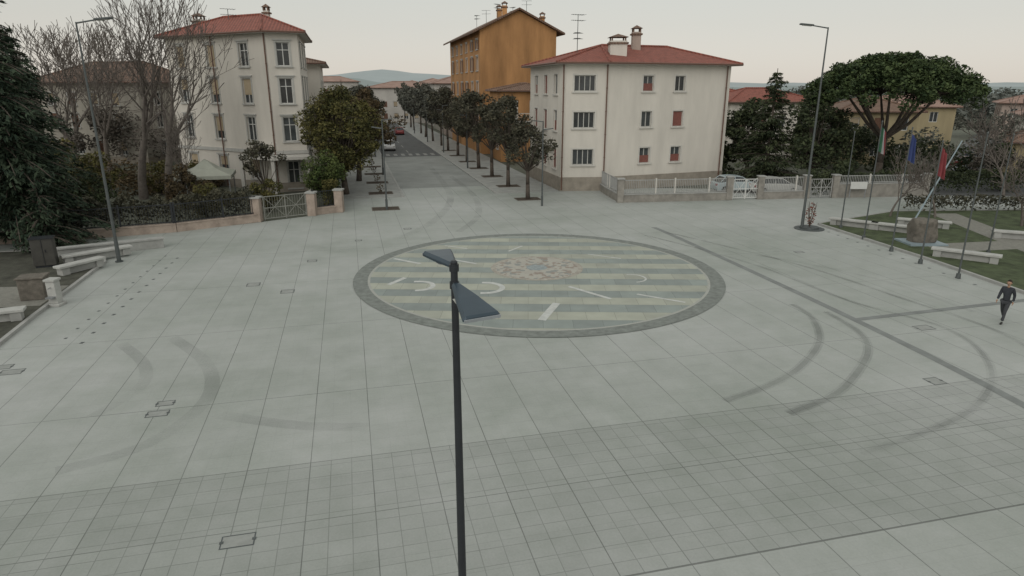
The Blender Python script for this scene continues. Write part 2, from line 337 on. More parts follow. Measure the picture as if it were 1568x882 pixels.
def bench(x,y,l,rot):
    e=empty('stone_bench',(x,y,.1),math.radians(rot))
    b=MB(); b.box(-l/2,l/2,-.28,.28,.36,.48); b.obj('seat',M['stone'],e,bevel=.02)
    b=MB(); b.box(-l/2+.12,-l/2+.5,-.22,.22,0,.362); b.box(l/2-.5,l/2-.12,-.22,.22,0,.362); b.box(-l/2+.5,l/2-.5,-.1,.1,0,.362); b.obj('legs',M['kerb'],e,bevel=.01)
for a in[(22.9,43.2,3.0,-40),(24.9,41.6,3,-38),(24.6,34.4,3.2,-38),(27.6,43.2,3.2,-28),(31.3,39.4,3,-24),(27.7,31.2,3.2,-24),(30.2,35,3.2,-20),(36,43,3,-15),(-20.7,24.4,2.4,25),(-22.6,34.6,3.4,48),(-22,32.2,2.4,66)]: bench(*a)

# ------------------------------------------------------------ buildings
def offset(poly,d):
    n=len(poly); out=[]
    for i in range(n):
        p0,p1,p2=[Vector(poly[(i+k)%n]) for k in(-1,0,1)]
        d1=(p1-p0).normalized(); d2=(p2-p1).normalized(); n1=Vector((d1.y,-d1.x)); n2=Vector((d2.y,-d2.x))
        out.append(tuple(p1+(n1+n2)*(d/(1+n1.dot(n2)))))
    return out
def building(name,poly,H,edges,wall,plinth=None,eave=.7,ridge=None,assign=None,tile=None,trimm='trim',band=None,ph=.8,framem='frame'):
    """poly ccw; edges {i:[(s,w,z0,z1,kind)]}"""
    E=empty(name); W,G,T,F,Sh,Bl=MB(),MB(),MB(),MB(),MB(),MB(); Rd=MB()
    n=len(poly)
    for i in range(n):
        p=Vector((*poly[i],0)); q=Vector((*poly[(i+1)%n],0)); u=(q-p); L_=u.length; u.normalize(); nn=Vector((u.y,-u.x,0)); Z=Vector((0,0,1))
        ops=edges.get(i,[])
        def P(s,z,d=0): return p+u*s+nn*d+Z*z
        def bar(mb,s0,s1,z0,z1,d0,d1): mb.obox(P(s0,z0,d1),u*(s1-s0),-nn*(d1-d0),Z*(z1-z0))
        xs=sorted({0,L_,*[o[0]-o[1]/2 for o in ops],*[o[0]+o[1]/2 for o in ops]}); zs=sorted({0,H,*[o[2] for o in ops],*[o[3] for o in ops]})
        for a,b_ in zip(xs,xs[1:]):
            for c,d in zip(zs,zs[1:]):
                if b_-a<1e-5 or d-c<1e-5: continue
                ms,mz=(a+b_)/2,(c+d)/2
                if any(abs(ms-o[0])<o[1]/2 and o[2]<mz<o[3] for o in ops): continue
                W.quad(P(a,c),P(b_,c),P(b_,d),P(a,d))
        for s,w,z0,z1,k in ops:
            a,c=s-w/2,s+w/2; D=.2
            W.quad(P(a,z0),P(a,z1),P(a,z1,-D),P(a,z0,-D)); W.quad(P(c,z1),P(c,z0),P(c,z0,-D),P(c,z1,-D))
            W.quad(P(a,z1),P(c,z1),P(c,z1,-D),P(a,z1,-D)); W.quad(P(c,z0),P(a,z0),P(a,z0,-D),P(c,z0,-D))
            G.quad(P(a,z0,-D),P(c,z0,-D),P(c,z1,-D),P(a,z1,-D))
            t=.07
            bar(F,a,a+t,z0,z1,-D+.004,-D+.07); bar(F,c-t,c,z0,z1,-D+.004,-D+.07); bar(F,a+t,c-t,z1-t,z1,-D+.004,-D+.07); bar(F,a+t,c-t,z0,z0+t,-D+.004,-D+.07)
            nm=2 if w<1.6 else 4
            for j in range(1,nm):
                sm=a+(c-a)*j/nm; bar(F,sm-.035,sm+.035,z0+t,z1-t,-D+.004,-D+.065)
            tz=z0+(z1-z0)*.68
            if z1-z0>1.8: bar(F,a+t,c-t,tz-.03,tz+.03,-D+.004,-D+.06)
            tw=.14
            if trimm:
                bar(T,a-tw,a,z0,z1+tw,-.03,.035); bar(T,c,c+tw,z0,z1+tw,-.03,.035); bar(T,a,c,z1,z1+tw,-.03,.033); bar(T,a-.2,c+.2,z0-.12,z0,-.03,.14)
                if H>12 and w<1.6: bar(T,a-.25,c+.25,z1+tw+.002,z1+tw+.12,-.03,.12)
            if k=='blind':
                hb=z0+(z1-z0)*random.choice([.35,.55,.15,.02]); bar(Bl,a+t,c-t,hb,z1-t,-D+.066,-D+.085)
            if k=='shut':
                for x0,x1 in((a+.01,s-.01),(s+.01,c-.01)):
                    bar(Sh,x0,x1,z0+.01,z1-.01,-.08,-.04)
                    for q_ in range(int((z1-z0)/.14)): bar(Sh,x0+.06,x1-.06,z0+.08+q_*.14,z0+.14+q_*.14,-.04,-.02)
            if k=='open':
                for x0,x1 in((a-.16-w*.48,a-.16),(c+.16,c+.16+w*.48)):
                    bar(Sh,x0,x1,z0,z1,.04,.08)
                    for q_ in range(int((z1-z0)/.16)): bar(Sh,x0+.05,x1-.05,z0+.06+q_*.16,z0+.12+q_*.16,.08,.1)
            if k=='red': bar(Rd,a+.05,c-.05,z0+.05,z0+(z1-z0)*random.choice([.5,.95]),-D+.066,-D+.09)
    W.obj('walls',wall,E)
    if G.v: G.obj('glass',M['glass'],E); F.obj('frames',M[framem],E)
    if T.v: T.obj('surrounds',M[trimm or 'trim'],E)
    if Sh.v: Sh.obj('shutters',M['shut'],E)
    if Bl.v: Bl.obj('blinds',M['blind'],E)
    if Rd.v: Rd.obj('red_blinds',M['redshut'],E)
    if plinth:
        pb=MB(); pb.prism(offset(poly,.05),-.1,ph); pb.obj('plinth',plinth,E)
    if band:
        for zb,hb,wb in band:
            bb=MB(); bb.prism(offset(poly,wb),zb,zb+hb); bb.obj('band',M[trimm or 'trim'],E)
    ep=offset(poly,eave)
    if ridge:
        Rf=MB(); th=.16
        for i in range(n):
            j=(i+1)%n; a,b_=ep[i],ep[j]; ri,rj=ridge[assign[i]],ridge[assign[j]]
            if assign[i]==assign[j]: Rf.quad((*a,H+th),(*b_,H+th),rj)
            else: Rf.quad((*a,H+th),(*b_,H+th),rj,ri)
        Rf.obj('roof',tile,E)
        C=MB()
        for i in range(n): C.tube((*ep[i],H+th+.02),Vector(ridge[assign[i]])+Vector((0,0,.03)),.11,.11,6)
        if len(ridge)>1: C.tube(Vector(ridge[0])+Vector((0,0,.03)),Vector(ridge[1])+Vector((0,0,.03)),.13,.13,6)
        C.obj('ridge_caps',tile,E)
        so=MB(); so.prism(ep,H+.002,H+th-.002); so.obj('soffit',M['wtrim'],E)
        gt=MB()
        for i in range(n):
            a,b_=Vector((*ep[i],H+.1)),Vector((*ep[(i+1)%n],H+.1)); gt.tube(a,b_,.09,.09,6)
        gt.obj('gutter',M['pipe'],E)
    return E
def rows(cols,zr,w,kinds='n'):
    o=[]
    for z0,z1 in zr:
        for s in cols:
            k=random.choice(kinds) if isinstance(kinds,(list,tuple)) else kinds
            o.append((s,w,z0,z1,k))
    return o
def downpipe(E,x,y,h):
    b=MB(); b.tube((x,y,.1),(x,y,h),.06,.06,8)
    for z in range(1,int(h),2): b.tube((x,y,z),(x,y,z+.06),.085,.085,8)
    b.obj('downpipe',M['pipe'],E)
def antenna(E,x,y,z,h=2.5,rot=0):
    b=MB(); b.tube((x,y,z-1),(x,y,z+h),.035,.03,5); c,s=math.cos(rot),math.sin(rot)
    for k,zz_ in enumerate((h,h-.5)):
        b.tube((x-c*.7,y-s*.7,z+zz_),(x+c*.7,y+s*.7,z+zz_),.02,.02,4)
        for j in range(6):
            t=-.6+j*.24; l=.25+.05*j; b.tube((x+c*t+s*l,y+s*t-c*l,z+zz_),(x+c*t-s*l,y+s*t+c*l,z+zz_),.014,.014,4)
    b.obj('antenna',M['greysteel'],E)
def chimney(E,x,y,z0,z1,w=.8,wall='white'):
    b=MB(); b.box(x-w/2,x+w/2,y-w/2,y+w/2,z0,z1); b.obj('chimney_stack',M[wall],E)
    b=MB(); b.box(x-w/2-.12,x+w/2+.12,y-w/2-.12,y+w/2+.12,z1-.28,z1-.14)
    for dx in(-1,1):
        for dy in(-1,1): b.box(x+dx*w*.4-.06,x+dx*w*.4+.06,y+dy*w*.4-.06,y+dy*w*.4+.06,z1,z1+.3)
    h=w/2+.12; c=[(x-h,y-h,z1+.3),(x+h,y-h,z1+.3),(x+h,y+h,z1+.3),(x-h,y+h,z1+.3)]
    for i in range(4): b.quad(c[i],c[(i+1)%4],(x,y,z1+.62))
    b.obj('chimney_cap',M['tile2'],E)

# left white apartment house
pl=[(-33,66.2),(-21,59.4),(-18.6,60.4),(-21.4,71.8),(-29.5,75.5)]
zr=[(4.45,6.55),(7.7,9.85),(10.85,12.8)]
e0=rows([2.0,6.4,10.8],zr,1.15,['blind','n','blind'])+rows([2.,6.4,10.8],[(1.0,2.9)],1.2,'blind')
e1=rows([1.3],zr,1.1)+[(1.3,1.0,.3,2.7,'n')]
e2=rows([2.2,6,9.6],zr,1.1)+rows([2.2,6],[(1,2.8)],1.1)
A=building('apartment_house',pl,13.5,{0:e0,1:e1,2:e2},M['white'],M['plinth'],.7,[(-28.2,68.6,15.6),(-23.6,66.2,15.6)],[0,1,1,1,0],M['tile'],'trim',band=[(3.35,.3,.12)],framem='frame')
downpipe(A,-21.15,59.33,13.5); downpipe(A,-27.2,62.75,13.5)
chimney(A,-23.5,67.5,14.5,16.1,.5); chimney(A,-30.5,68.5,14,15.4,.9); antenna(A,-27,67,15.2,1.0,.6)
b=MB(); b.prism([(-24.6,59.2),(-20.6,56.9),(-17.6,58.1),(-18.5,60.3),(-21,59.3),(-24.3,61.2)],3.05,3.3); b.obj('porch_roof',M['wtrim'],A)
b=MB()
for x,y in((-24.3,59.4),(-20.7,57.3),(-18,58.4)): b.box(x-.15,x+.15,y-.15,y+.15,0,3.05)
b.obj('porch_columns',M['wtrim'],A)
A=building('white_house',[(-31,78),(-22.0,78.5),(-25.6,93),(-34,92)],11.6,{1:rows([3,7,11],[(1.5,3),(5,6.6),(8.3,9.8)],1.1),0:rows([2,5],[(8.3,9.8)],1)},M['white'],None,.8,[(-27.5,82,13),(-29.5,88,13)],[0,0,1,1],M['tile2'])
A=building('country_house',[(-60,86),(-45,82),(-42.5,92),(-57.5,96)],9.6,{0:rows([2.2,5.4,8.8,12],[(1,2.7),(4.3,6),(7,8.5)],1.1,['shut','n','blind']),1:rows([3,7],[(1,2.7),(4.3,6),(7,8.5)],1.1)},M['beige'],M['plinth'],.8,[(-55,90.2,12.2),(-47,88.2,12.2)],[0,1,1,0],M['tile2'])
A=building('pink_house',[(-41,92),(-33,90),(-30,101),(-38,103)],7.5,{0:rows([2,5.4],[(1,2.7),(4.3,6)],1.1,['shut','n'])},M['pink'],None,.7,[(-37,95,9.5),(-34.5,99,9.5)],[0,0,1,1],M['tile'])
A=building('low_house',[(-75,70),(-62,68),(-60,77),(-73,79)],6.2,{0:rows([2,5.4,9],[(1,2.5),(4,5.3)],1.1,['shut','n'])},M['cream'],None,.7,[(-71,74,8.5),(-65,73,8.5)],[0,1,1,0],M['tile2'])

# right white corner house
pr=[(4.4,59.8),(8.3,60.1),(20.7,65),(17.6,75),(1.9,70.2)]
zr=[(2.35,3.75),(5.6,7.0),(8.75,10.1)]
f1=[(4.3,1.1,z0,z1,'red' if i!=1 else 'n') for i,(z0,z1) in enumerate(zr)]+[(7.7,1.1,z0,z1,'red' if i<2 else 'n') for i,(z0,z1) in enumerate(zr)]
A=building('corner_house',pr,11.0,{0:rows([2.0],zr,1.9),1:f1,4:rows([2.3,5.6,8.8],[(1.9,3.7),(5.3,7.1),(8.5,10.2)],1.05,['n','red'])},M['white'],M['plinth'],.75,
   [(8.5,66.2,12.9),(15.4,68.9,12.9)],[0,0,1,1,0],M['tile'],'wtrim',framem='trim',ph=1.25)
downpipe(A,8.35,59.98,11); downpipe(A,20.3,64.7,11); downpipe(A,4.5,59.65,11)
chimney(A,9.6,63.2,11.6,13.1,1.5); chimney(A,11.8,66.3,12.4,14.1,.8,'pink'); antenna(A,6.2,66,13,2.6,.4); antenna(A,6.2,66,11.4,2.6,1.4)

# ochre building with gable
pA,pB=Vector((-4.4,95)),Vector((6.2,97.6)); D=Vector((-SA,CA)); Lg=27
pg=[tuple(pA),tuple(pB),tuple(pB+D*Lg),tuple(pA+D*Lg)]
zr=[(4,5.8),(8,9.8),(11.4,13.2),(14.2,15.4)]
A=building('ochre_apartment_house',pg,16.6,{3:rows([3,7.5,12,16.5,21,25],zr,1.15,['shut','n','open']),0:[(7.6,1.2,4,5.9,'n')]},M['ochre'],None,.01,None,None,None,'trim')
mid=(pA+pB)/2; mid2=mid+D*Lg; rz=19.2
b=MB(); b.quad((*pA,16.6),(*pB,16.6),(*mid,rz)); b.quad((*(pA+D*Lg),16.6),(*(pB+D*Lg),16.6),(*mid2,rz)); b.obj('gable_wall',M['ochre'],A)
b=MB(); U=(pB-pA).normalized(); sl=(rz-16.6)/((pB-pA).length/2)
for sgn,base in((-1,pA),(1,pB)):
    ov=1.1; lo=base+U*sgn*ov; a=(mid-D*.6);c=(mid2+D*.6); z0=16.6-sl*ov; l0=lo-D*.6; l1=lo+D*(Lg+.6)
    for dz in(0.05,.30): b.quad((*l0,z0+dz),(*a,rz+dz),(*c,rz+dz),(*l1,z0+dz))
    b.quad((*l0,z0+.05),(*a,rz+.05),(*a,rz+.3),(*l0,z0+.3)); b.quad((*l0,z0+.05),(*l1,z0+.05),(*l1,z0+.3),(*l0,z0+.3))
b.obj('roof',M['tile2'],A)
q=mid+D*4; chimney(A,q.x-1,q.y,18,20.2,.7,'ochre'); q=mid+D*12; chimney(A,q.x,q.y,18.5,20.6,.8,'ochre'); chimney(A,mid.x+3.5,mid.y+6,17,19,.7,'ochre')
for k in range(6): q=mid+D*(2+4*k); antenna(A,q.x+(-1)**k*1.6,q.y,18.8,1.8,k)
A=building('yellow_house',[(-1.4,84.5),(5.5,86),(4,93.5),(-3,92)],8.6,{0:[(1.5,1.1,5.4,7.4,'n'),(4.4,1.1,5.4,7.4,'shut'),(1.5,1.1,1.5,3.3,'n')],3:rows([2.5,5.5],[(1.5,3.2),(5.4,7.2)],1.1,'shut')},M['ochre'],None,.5,[(1.8,88,9.6),(1,91,9.6)],[0,0,1,1],M['tile2'])
b=MB(); b.obox((-1.2,83.6,4.9),(3.6,.78,0),(-.2,.95,0),(0,0,.18)); b.obj('balcony_slab',M['wtrim'],A)
b=MB()
for k in range(19): b.tube((-1.15+k*.195,83.65+k*.0425,5.08),(-1.15+k*.195,83.65+k*.0425,6.0),.025,.025,4)
b.tube((-1.15,83.65,6.0),(2.36,84.42,6.0),.035,.035,5); b.obj('balcony_railing',M['wtrim'],A)

def house(name,x,y,w,d,H,rot,wall,tile):
    c,s=math.cos(math.radians(rot)),math.sin(math.radians(rot)); T=lambda a,b_:(x+a*c-b_*s,y+a*s+b_*c)
    poly=[T(-w/2,-d/2),T(w/2,-d/2),T(w/2,d/2),T(-w/2,d/2)]
    zr=[(1+3.1*k,2.5+3.1*k) for k in range(int(H/3.1))]
    cw=[q for q in [1.8+2.8*k for k in range(12)] if q<w-1]; cd=[q for q in [1.8+2.8*k for k in range(12)] if q<d-1]
    inset=min(w,d)/2*.95
    if w>=d: rd=[(*T(-w/2+inset,0),H+1.8),(*T(w/2-inset,0),H+1.8)]; asg=[0,1,1,0]
    else: rd=[(*T(0,-d/2+inset),H+1.8),(*T(0,d/2-inset),H+1.8)]; asg=[0,0,1,1]
    return building(name,poly,H,{0:rows(cw,zr,1.1,['shut','n','blind']),3:rows(cd,zr,1.1,['shut','n']),1:rows(cd,zr,1.1,['shut','n'])},M[wall],None,.6,rd,asg,M[tile],None)
rr=random.Random(3)
for i,b_ in enumerate(range(132,420,19)):
    fr_=b_>165
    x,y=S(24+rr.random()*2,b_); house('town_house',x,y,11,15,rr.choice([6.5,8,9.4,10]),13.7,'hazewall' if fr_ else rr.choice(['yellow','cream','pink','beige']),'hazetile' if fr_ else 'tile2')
    x,y=S(-10-rr.random()*3,b_-14); house('town_house',x,y,11,15,rr.choice([6.5,8,9.4]),13.7,'hazewall' if fr_ else rr.choice(['cream','pink','beige']),'hazetile' if fr_ else 'tile2')
for x,y,w,d,H,r,wl,tl in[(33,92,12,9,7.2,10,'white','tile'),(28,108,14,10,8,5,'pink','tile'),(45,86,9,9,6.2,-8,'yellow','tile2'),(62,108,13,10,6.2,-20,'yellow','hazetile'),(78,92,14,10,5.4,-30,'cream','hazetile'),
   (96,120,16,10,6.4,-30,'pink','hazetile'),(75,75,12,9,5.2,-35,'beige','tile2'),(58,72,7,6,3.4,-30,'yellow','tile2'),(-90,110,16,10,8,20,'cream','hazetile'),(110,100,14,10,5.5,-35,'cream','hazetile'),(30,150,14,10,8,0,'hazewall','hazetile'),
   (-30,190,18,12,9,0,'hazewall','hazetile'),(-62,230,20,12,11,10,'hazewall','hazetile'),(-20,240,20,12,10,10,'hazewall','hazetile')]:
    house('background_house',x,y,w,d,H,r,wl,tl)

def hill(name,y,x0,x1,hf,col,n=90,depth=500):
    b=MB(); pts=[(x0+(x1-x0)*i/n,hf(x0+(x1-x0)*i/n)) for i in range(n+1)]
    for (xa,ha),(xb,hb) in zip(pts,pts[1:]):
        b.quad((xa,y-depth,-1),(xb,y-depth,-1),(xb,y,hb),(xa,y,ha)); b.quad((xa,y,ha),(xb,y,hb),(xb,y+depth,-1),(xa,y+depth,-1))
    b.obj(name,mat(name+'_haze',col,1,.06,.01,0,spec=0),smooth=True)  # blue-grey hill colour includes painted aerial haze
def n1(x,s,o=0): return noise.noise(Vector((x*s,o,0)))
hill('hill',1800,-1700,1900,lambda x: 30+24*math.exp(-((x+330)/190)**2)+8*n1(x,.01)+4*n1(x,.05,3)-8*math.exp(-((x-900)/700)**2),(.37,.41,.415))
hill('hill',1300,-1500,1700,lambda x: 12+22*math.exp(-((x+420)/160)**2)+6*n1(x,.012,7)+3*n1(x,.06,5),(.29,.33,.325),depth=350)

# ------------------------------------------------------------ vegetation
def leaves(b,c,r,n,size,rnd,flat=1.0,up=.3):
    c=Vector(c)
    for _ in range(n):
        while True:
            p=Vector((rnd.uniform(-1,1),rnd.uniform(-1,1),rnd.uniform(-1,1)))
            l=p.length
            if .05<l<1: break
        p=p/l*(l**.55); p=Vector((p.x*r,p.y*r,p.z*r*flat))+c
        u=Vector((rnd.gauss(0,1),rnd.gauss(0,1),rnd.gauss(0,.6))).normalized(); w=u.cross(Vector((rnd.gauss(0,1),rnd.gauss(0,1),rnd.gauss(0,1)+up))).normalized()
        s=size*rnd.uniform(.6,1.35)
        b.quad(p-u*s,p-w*s*.55,p+u*s,p+w*s*.5)
def join_tree(name,loc,trunk,leaf,bark,lm):
    e=empty(name,loc)
    trunk.obj('trunk_and_limbs',bark,e,smooth=True)
    if leaf and leaf.v: leaf.obj('foliage',lm,e)
    return e
def broadleaf(name,loc,H,th,rx,rz,seed,lm,nclump=34,per=130,size=.17,cr=.62,tr=.16,bark='bark'):
    rnd=random.Random(seed); t=MB(); l=MB(); top=Vector((rnd.uniform(-.3,.3),rnd.uniform(-.3,.3),th))
    t.tube((0,0,-.1),top*.5,tr*1.25,tr,8); t.tube(top*.5,top,tr,tr*.85,8)
    cz=H-rz; ph=[rnd.uniform(0,6.28) for _ in range(3)]
    for k in range(nclump):
        a=rnd.uniform(0,6.283); zz_=rnd.uniform(-1,1); rad=math.sqrt(1-zz_*zz_)*rnd.uniform(.35,1)*(1+.18*math.sin(2*a+ph[0])+.12*math.sin(3*a+ph[1]))
        c=Vector((rad*rx*math.cos(a),rad*rx*math.sin(a),cz+zz_*rz*rnd.uniform(.6,1.0)))
        m_=top.lerp(c,.5)+Vector((0,0,-.05*rx)); t.tube(top-Vector((0,0,.2)),m_,tr*.4,tr*.22,5,False); t.tube(m_,c,tr*.22,.02,4,False)
        for _ in range(3):   # outer twigs poking through
            dd=Vector((rnd.gauss(0,1),rnd.gauss(0,1),rnd.gauss(.3,1))).normalized(); t.tube(c,c+dd*cr*1.35,.018,.01,3,False)
        leaves(l,c,cr*rnd.uniform(.7,1.35),int(per*rnd.uniform(.7,1.2)),size,rnd,.8)
    return join_tree(name,loc,t,l,M[bark],lm)
def dup(src,name,loc,rot,s):
    e=empty(name,loc,rot); e.scale=(s[0],s[0],s[1])
    for c in src.children:
        o=bpy.data.objects.new(c.name.split('.')[0],c.data); scene.collection.objects.link(o); o.parent=e
    return e
def bare(name,loc,H,seed,levels=6,spread=.5,r0=.24,mt='barkpale',upb=.25,rmin=.016):
    rnd=random.Random(seed); t=MB()
    def grow(p,d,l,r,lv):
        q=p; segs=3 if lv<3 else 2
        for s in range(segs):
            d=(d+Vector((rnd.gauss(0,.09),rnd.gauss(0,.09),rnd.gauss(0,.05)+.04))).normalized(); q2=q+d*l/segs; r2=max(rmin,r*.87)
            t.tube(q,q2,max(r,rmin),r2,7 if lv<2 else (5 if lv<4 else 3),False); q=q2; r=r2
            if lv>=1 and lv<levels and s<segs-1:
                side=d.cross(Vector((rnd.gauss(0,1),rnd.gauss(0,1),rnd.gauss(0,1)))).normalized()
                grow(q,(d*.65+side*.75+Vector((0,0,upb*.5))).normalized(),l*.62,r*.5,lv+2)
        if lv>=levels: return
        n=3 if lv<2 else 2; a0=rnd.uniform(0,6.28)
        for k in range(n):
            o=d.orthogonal().normalized(); o.rotate(Matrix.Rotation(a0+k*6.283/n+rnd.uniform(-.4,.4),3,d))
            grow(q,(d+o*spread*rnd.uniform(.6,1.3)+Vector((0,0,upb))).normalized(),l*rnd.uniform(.66,.86),r*rnd.uniform(.58,.74),lv+1)
    grow(Vector((0,0,-.1)),Vector((0,0,1)),H*.24,r0,0)
    zm=max(v[2] for v in t.v); k=H/zm; t.v=[(v[0]*k,v[1]*k,v[2]*k) for v in t.v]
    return join_tree(name,loc,t,None,M[mt],None)
def spruce(name,loc,H,R,seed,lm,z0=1.,dens=1.,size=.16,droop=.25):
    rnd=random.Random(seed); t=MB(); l=MB(); t.tube((0,0,-.1),(0,0,H),.3*H/14,.03,8)
    z=z0
    while z<H-.3:
        f=1-(z-z0)/(H-z0); rr_=R*(f**.8)*rnd.uniform(.72,1.16)+.25; nb=int(6+5*f)
        for k in range(nb):
            a=rnd.uniform(0,6.283); L_=rr_*rnd.uniform(.55,1.18); pts=[]
            for s in range(6):
                u=s/5; pts.append(Vector((math.cos(a)*L_*u,math.sin(a)*L_*u,z+.12*L_*u-droop*L_*u*u*1.4)))
            for p,q in zip(pts,pts[1:]): t.tube(p,q,.035,.02,4,False)
            nn=int(L_*34*dens)+6
            for _ in range(nn):
                u=rnd.uniform(.12,1.03); i=min(4,int(u*5)); p=pts[i].lerp(pts[i+1],u*5-i)
                wd=(.10+.20*L_*(1-abs(u-.45)))*.8; off=rnd.uniform(-1,1)*wd
                p=p+Vector((-math.sin(a)*off,math.cos(a)*off,-rnd.random()**2*.45-abs(off)*.3))
                dr=Vector((math.cos(a)+rnd.gauss(0,.5),math.sin(a)+rnd.gauss(0,.5),rnd.gauss(-.45,.3))).normalized(); w=dr.cross(Vector((rnd.gauss(0,.5),rnd.gauss(0,.5),1))).normalized(); s_=size*rnd.uniform(.7,1.5)
                l.quad(p-dr*s_,p-w*s_*.32,p+dr*s_*1.2,p+w*s_*.32)
        z+=rnd.uniform(.42,.68)*(.6+.4*f)
    return join_tree(name,loc,t,l,M['bark'],lm)

t1=broadleaf('street_tree',(*S(14.4,53.4),0),6.1,2.5,2.35,1.75,11,M['leafstreet'],34,85,.13,.55)
t2=broadleaf('street_tree',(*S(14.4,60.6),.1),8.2,3,2.5,2.5,12,M['leafstreet'],40,90,.15,.62)
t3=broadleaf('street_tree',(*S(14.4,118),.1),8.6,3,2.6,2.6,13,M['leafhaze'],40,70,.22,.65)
for k,b_ in enumerate((68,75.5,83,91,99,108,128,139,150,162,175,190,205,225,245,270)):
    dup(t3 if b_>102 else (t1,t2)[k%3>0],'street_tree',(*S(14.4+.2*math.sin(k*3),b_),.1),k*1.7,(1.05+.12*math.sin(k*2.3),1.08+.1*math.cos(k*1.9)))
for k,b_ in enumerate((93,101,110,119,129,140,151,163,176,190,206,225,245,270)):
    dup(t3 if b_>102 else (t2,t1)[k%3>1],'street_tree',(*S(2.5+.2*math.sin(k*3),b_),.1),k*2.1,(1.05+.1*math.sin(k*2.7),1.0+.1*math.cos(k*1.3)))
pit=MB(); pitf=MB()
def addpit(a,b_,z):
    w,h=1.0,.7
    pit.prism([S(a-w,b_-h),S(a+w,b_-h),S(a+w,b_+h),S(a-w,b_+h)],z-.02,z+.012)
    for q in(((-w-.06,-h-.06),(w+.06,-h)),((-w-.06,h),(w+.06,h+.06)),((-w-.06,-h),(-w,h)),((w,-h),(w+.06,h))):
        (a0,b0),(a1,b1)=q; pitf.prism([S(a+a0,b_+b0),S(a+a1,b_+b0),S(a+a1,b_+b1),S(a+a0,b_+b1)],z-.02,z+.03)
addpit(14.4,53.4,0); addpit(2.4,51.5,0)
for b_ in(60.6,68,75.5,83,91,99): addpit(14.4,b_,.1)
for b_ in(59,66,73,80,93): addpit(2.4,b_,.1)
pit.obj('tree_pits',M['soil']); pitf.obj('tree_pit_edging',M['rock'])
for k,b_ in enumerate((59,66,73,80)):
    e=empty('sapling',(*S(2.4,b_),.1)); rnd=random.Random(k+50); t=MB(); l=MB(); t.tube((0,0,0),(0,0,.6),.03,.02,5)
    leaves(l,(0,0,.5),.35,70,.08,rnd); t.obj('stem',M['bark'],e); l.obj('foliage',M['leafbrown'],e)

broadleaf('holm_oak_tree',(-14.6,57.4,0),8.9,2.4,3.9,3.3,21,M['leafolive'],150,150,.12,.8,.26)
broadleaf('holm_oak_tree',(-15.4,66,0),8.8,2.6,3.6,3.2,22,M['leafbrown'],80,130,.15,.8,.24)
broadleaf('laurel_bush',(-14.9,52.2,0),4.2,.7,1.9,1.7,23,M['leafbright'],46,170,.09,.55,.12)
broadleaf('magnolia_tree',(-20,52.6,0),5.0,1.4,1.6,1.5,24,M['leafstreet'],18,90,.11,.45,.1)
broadleaf('garden_shrub',(-25.5,50.5,0),3.2,.5,2,1.3,25,M['leafbrown'],24,120,.11,.5,.08)
broadleaf('garden_shrub',(-31,47.5,0),3.2,.5,2.4,1.3,26,M['leafdark'],24,110,.12,.5,.08)
broadleaf('garden_shrub',(-18.6,49.4,0),2.6,.4,1.3,1.1,27,M['leafolive'],18,90,.1,.4,.08)
gs=broadleaf('garden_shrub',(-22.2,47.2,0),2.4,.4,1.7,1.1,28,M['leafolive'],20,90,.1,.4,.08)
for x,y,s in((-34,52,1.3),(-37,58,1.5),(-31,58,1.2),(-40,54,1.4),(-28.5,59.5,1.1),(-43,62,1.8)): dup(gs,'garden_shrub',(x,y,0),x,(s,s))
bare('bare_tree',(-28.6,54.5,0),16.4,31,6,.40,.34,rmin=.016)
bare('bare_tree',(-31.4,55.5,0),18.5,32,6,.42,.34,rmin=.018)
B3=bare('bare_tree',(-47,72,0),15.5,33,6,.5,.28,rmin=.024)
dup(B3,'bare_tree',(-42,69,0),1.3,(.9,.98)); dup(B3,'bare_tree',(-53,80,0),2.6,(1.15,1.1)); dup(B3,'bare_tree',(-57,70,0),.7,(1.1,1.0)); dup(B3,'bare_tree',(-26,53,0),5,(.4,.5))
Bs=bare('bare_sapling',(34.5,43.5,.1),6,35,5,.55,.09)
for x,y,s in((41,47,1.1),(30.5,46.5,.9),(38,36.5,.9),(46,40,1.2),(27.5,47,.8),(50,54,1.4),(43,57,1.4)): dup(Bs,'bare_sapling',(x,y,.1),x,(s,s))
spruce('spruce_tree',(-29.3,38.2,0),17,4.9,41,M['needle'],.8,1.25)
spruce('spruce_tree',(-33.5,46,0),13,4.2,42,M['needle'],1,.8)
spruce('spruce_tree',(-26.9,36.9,.1),4.0,1.8,43,M['needle'],.3,1.,.12)
spruce('fir_tree',(24.9,64.5,0),10.8,3.3,44,M['leafdark'],.8,1.0,.16,.1)
broadleaf('evergreen_tree',(28.9,63.5,0),8.6,1.6,3.1,3.6,45,M['leafdark'],60,150,.16,.75,.2)
broadleaf('evergreen_tree',(24,68,0),8,1.6,2.8,3.2,46,M['leafdark'],40,150,.17,.7,.2)
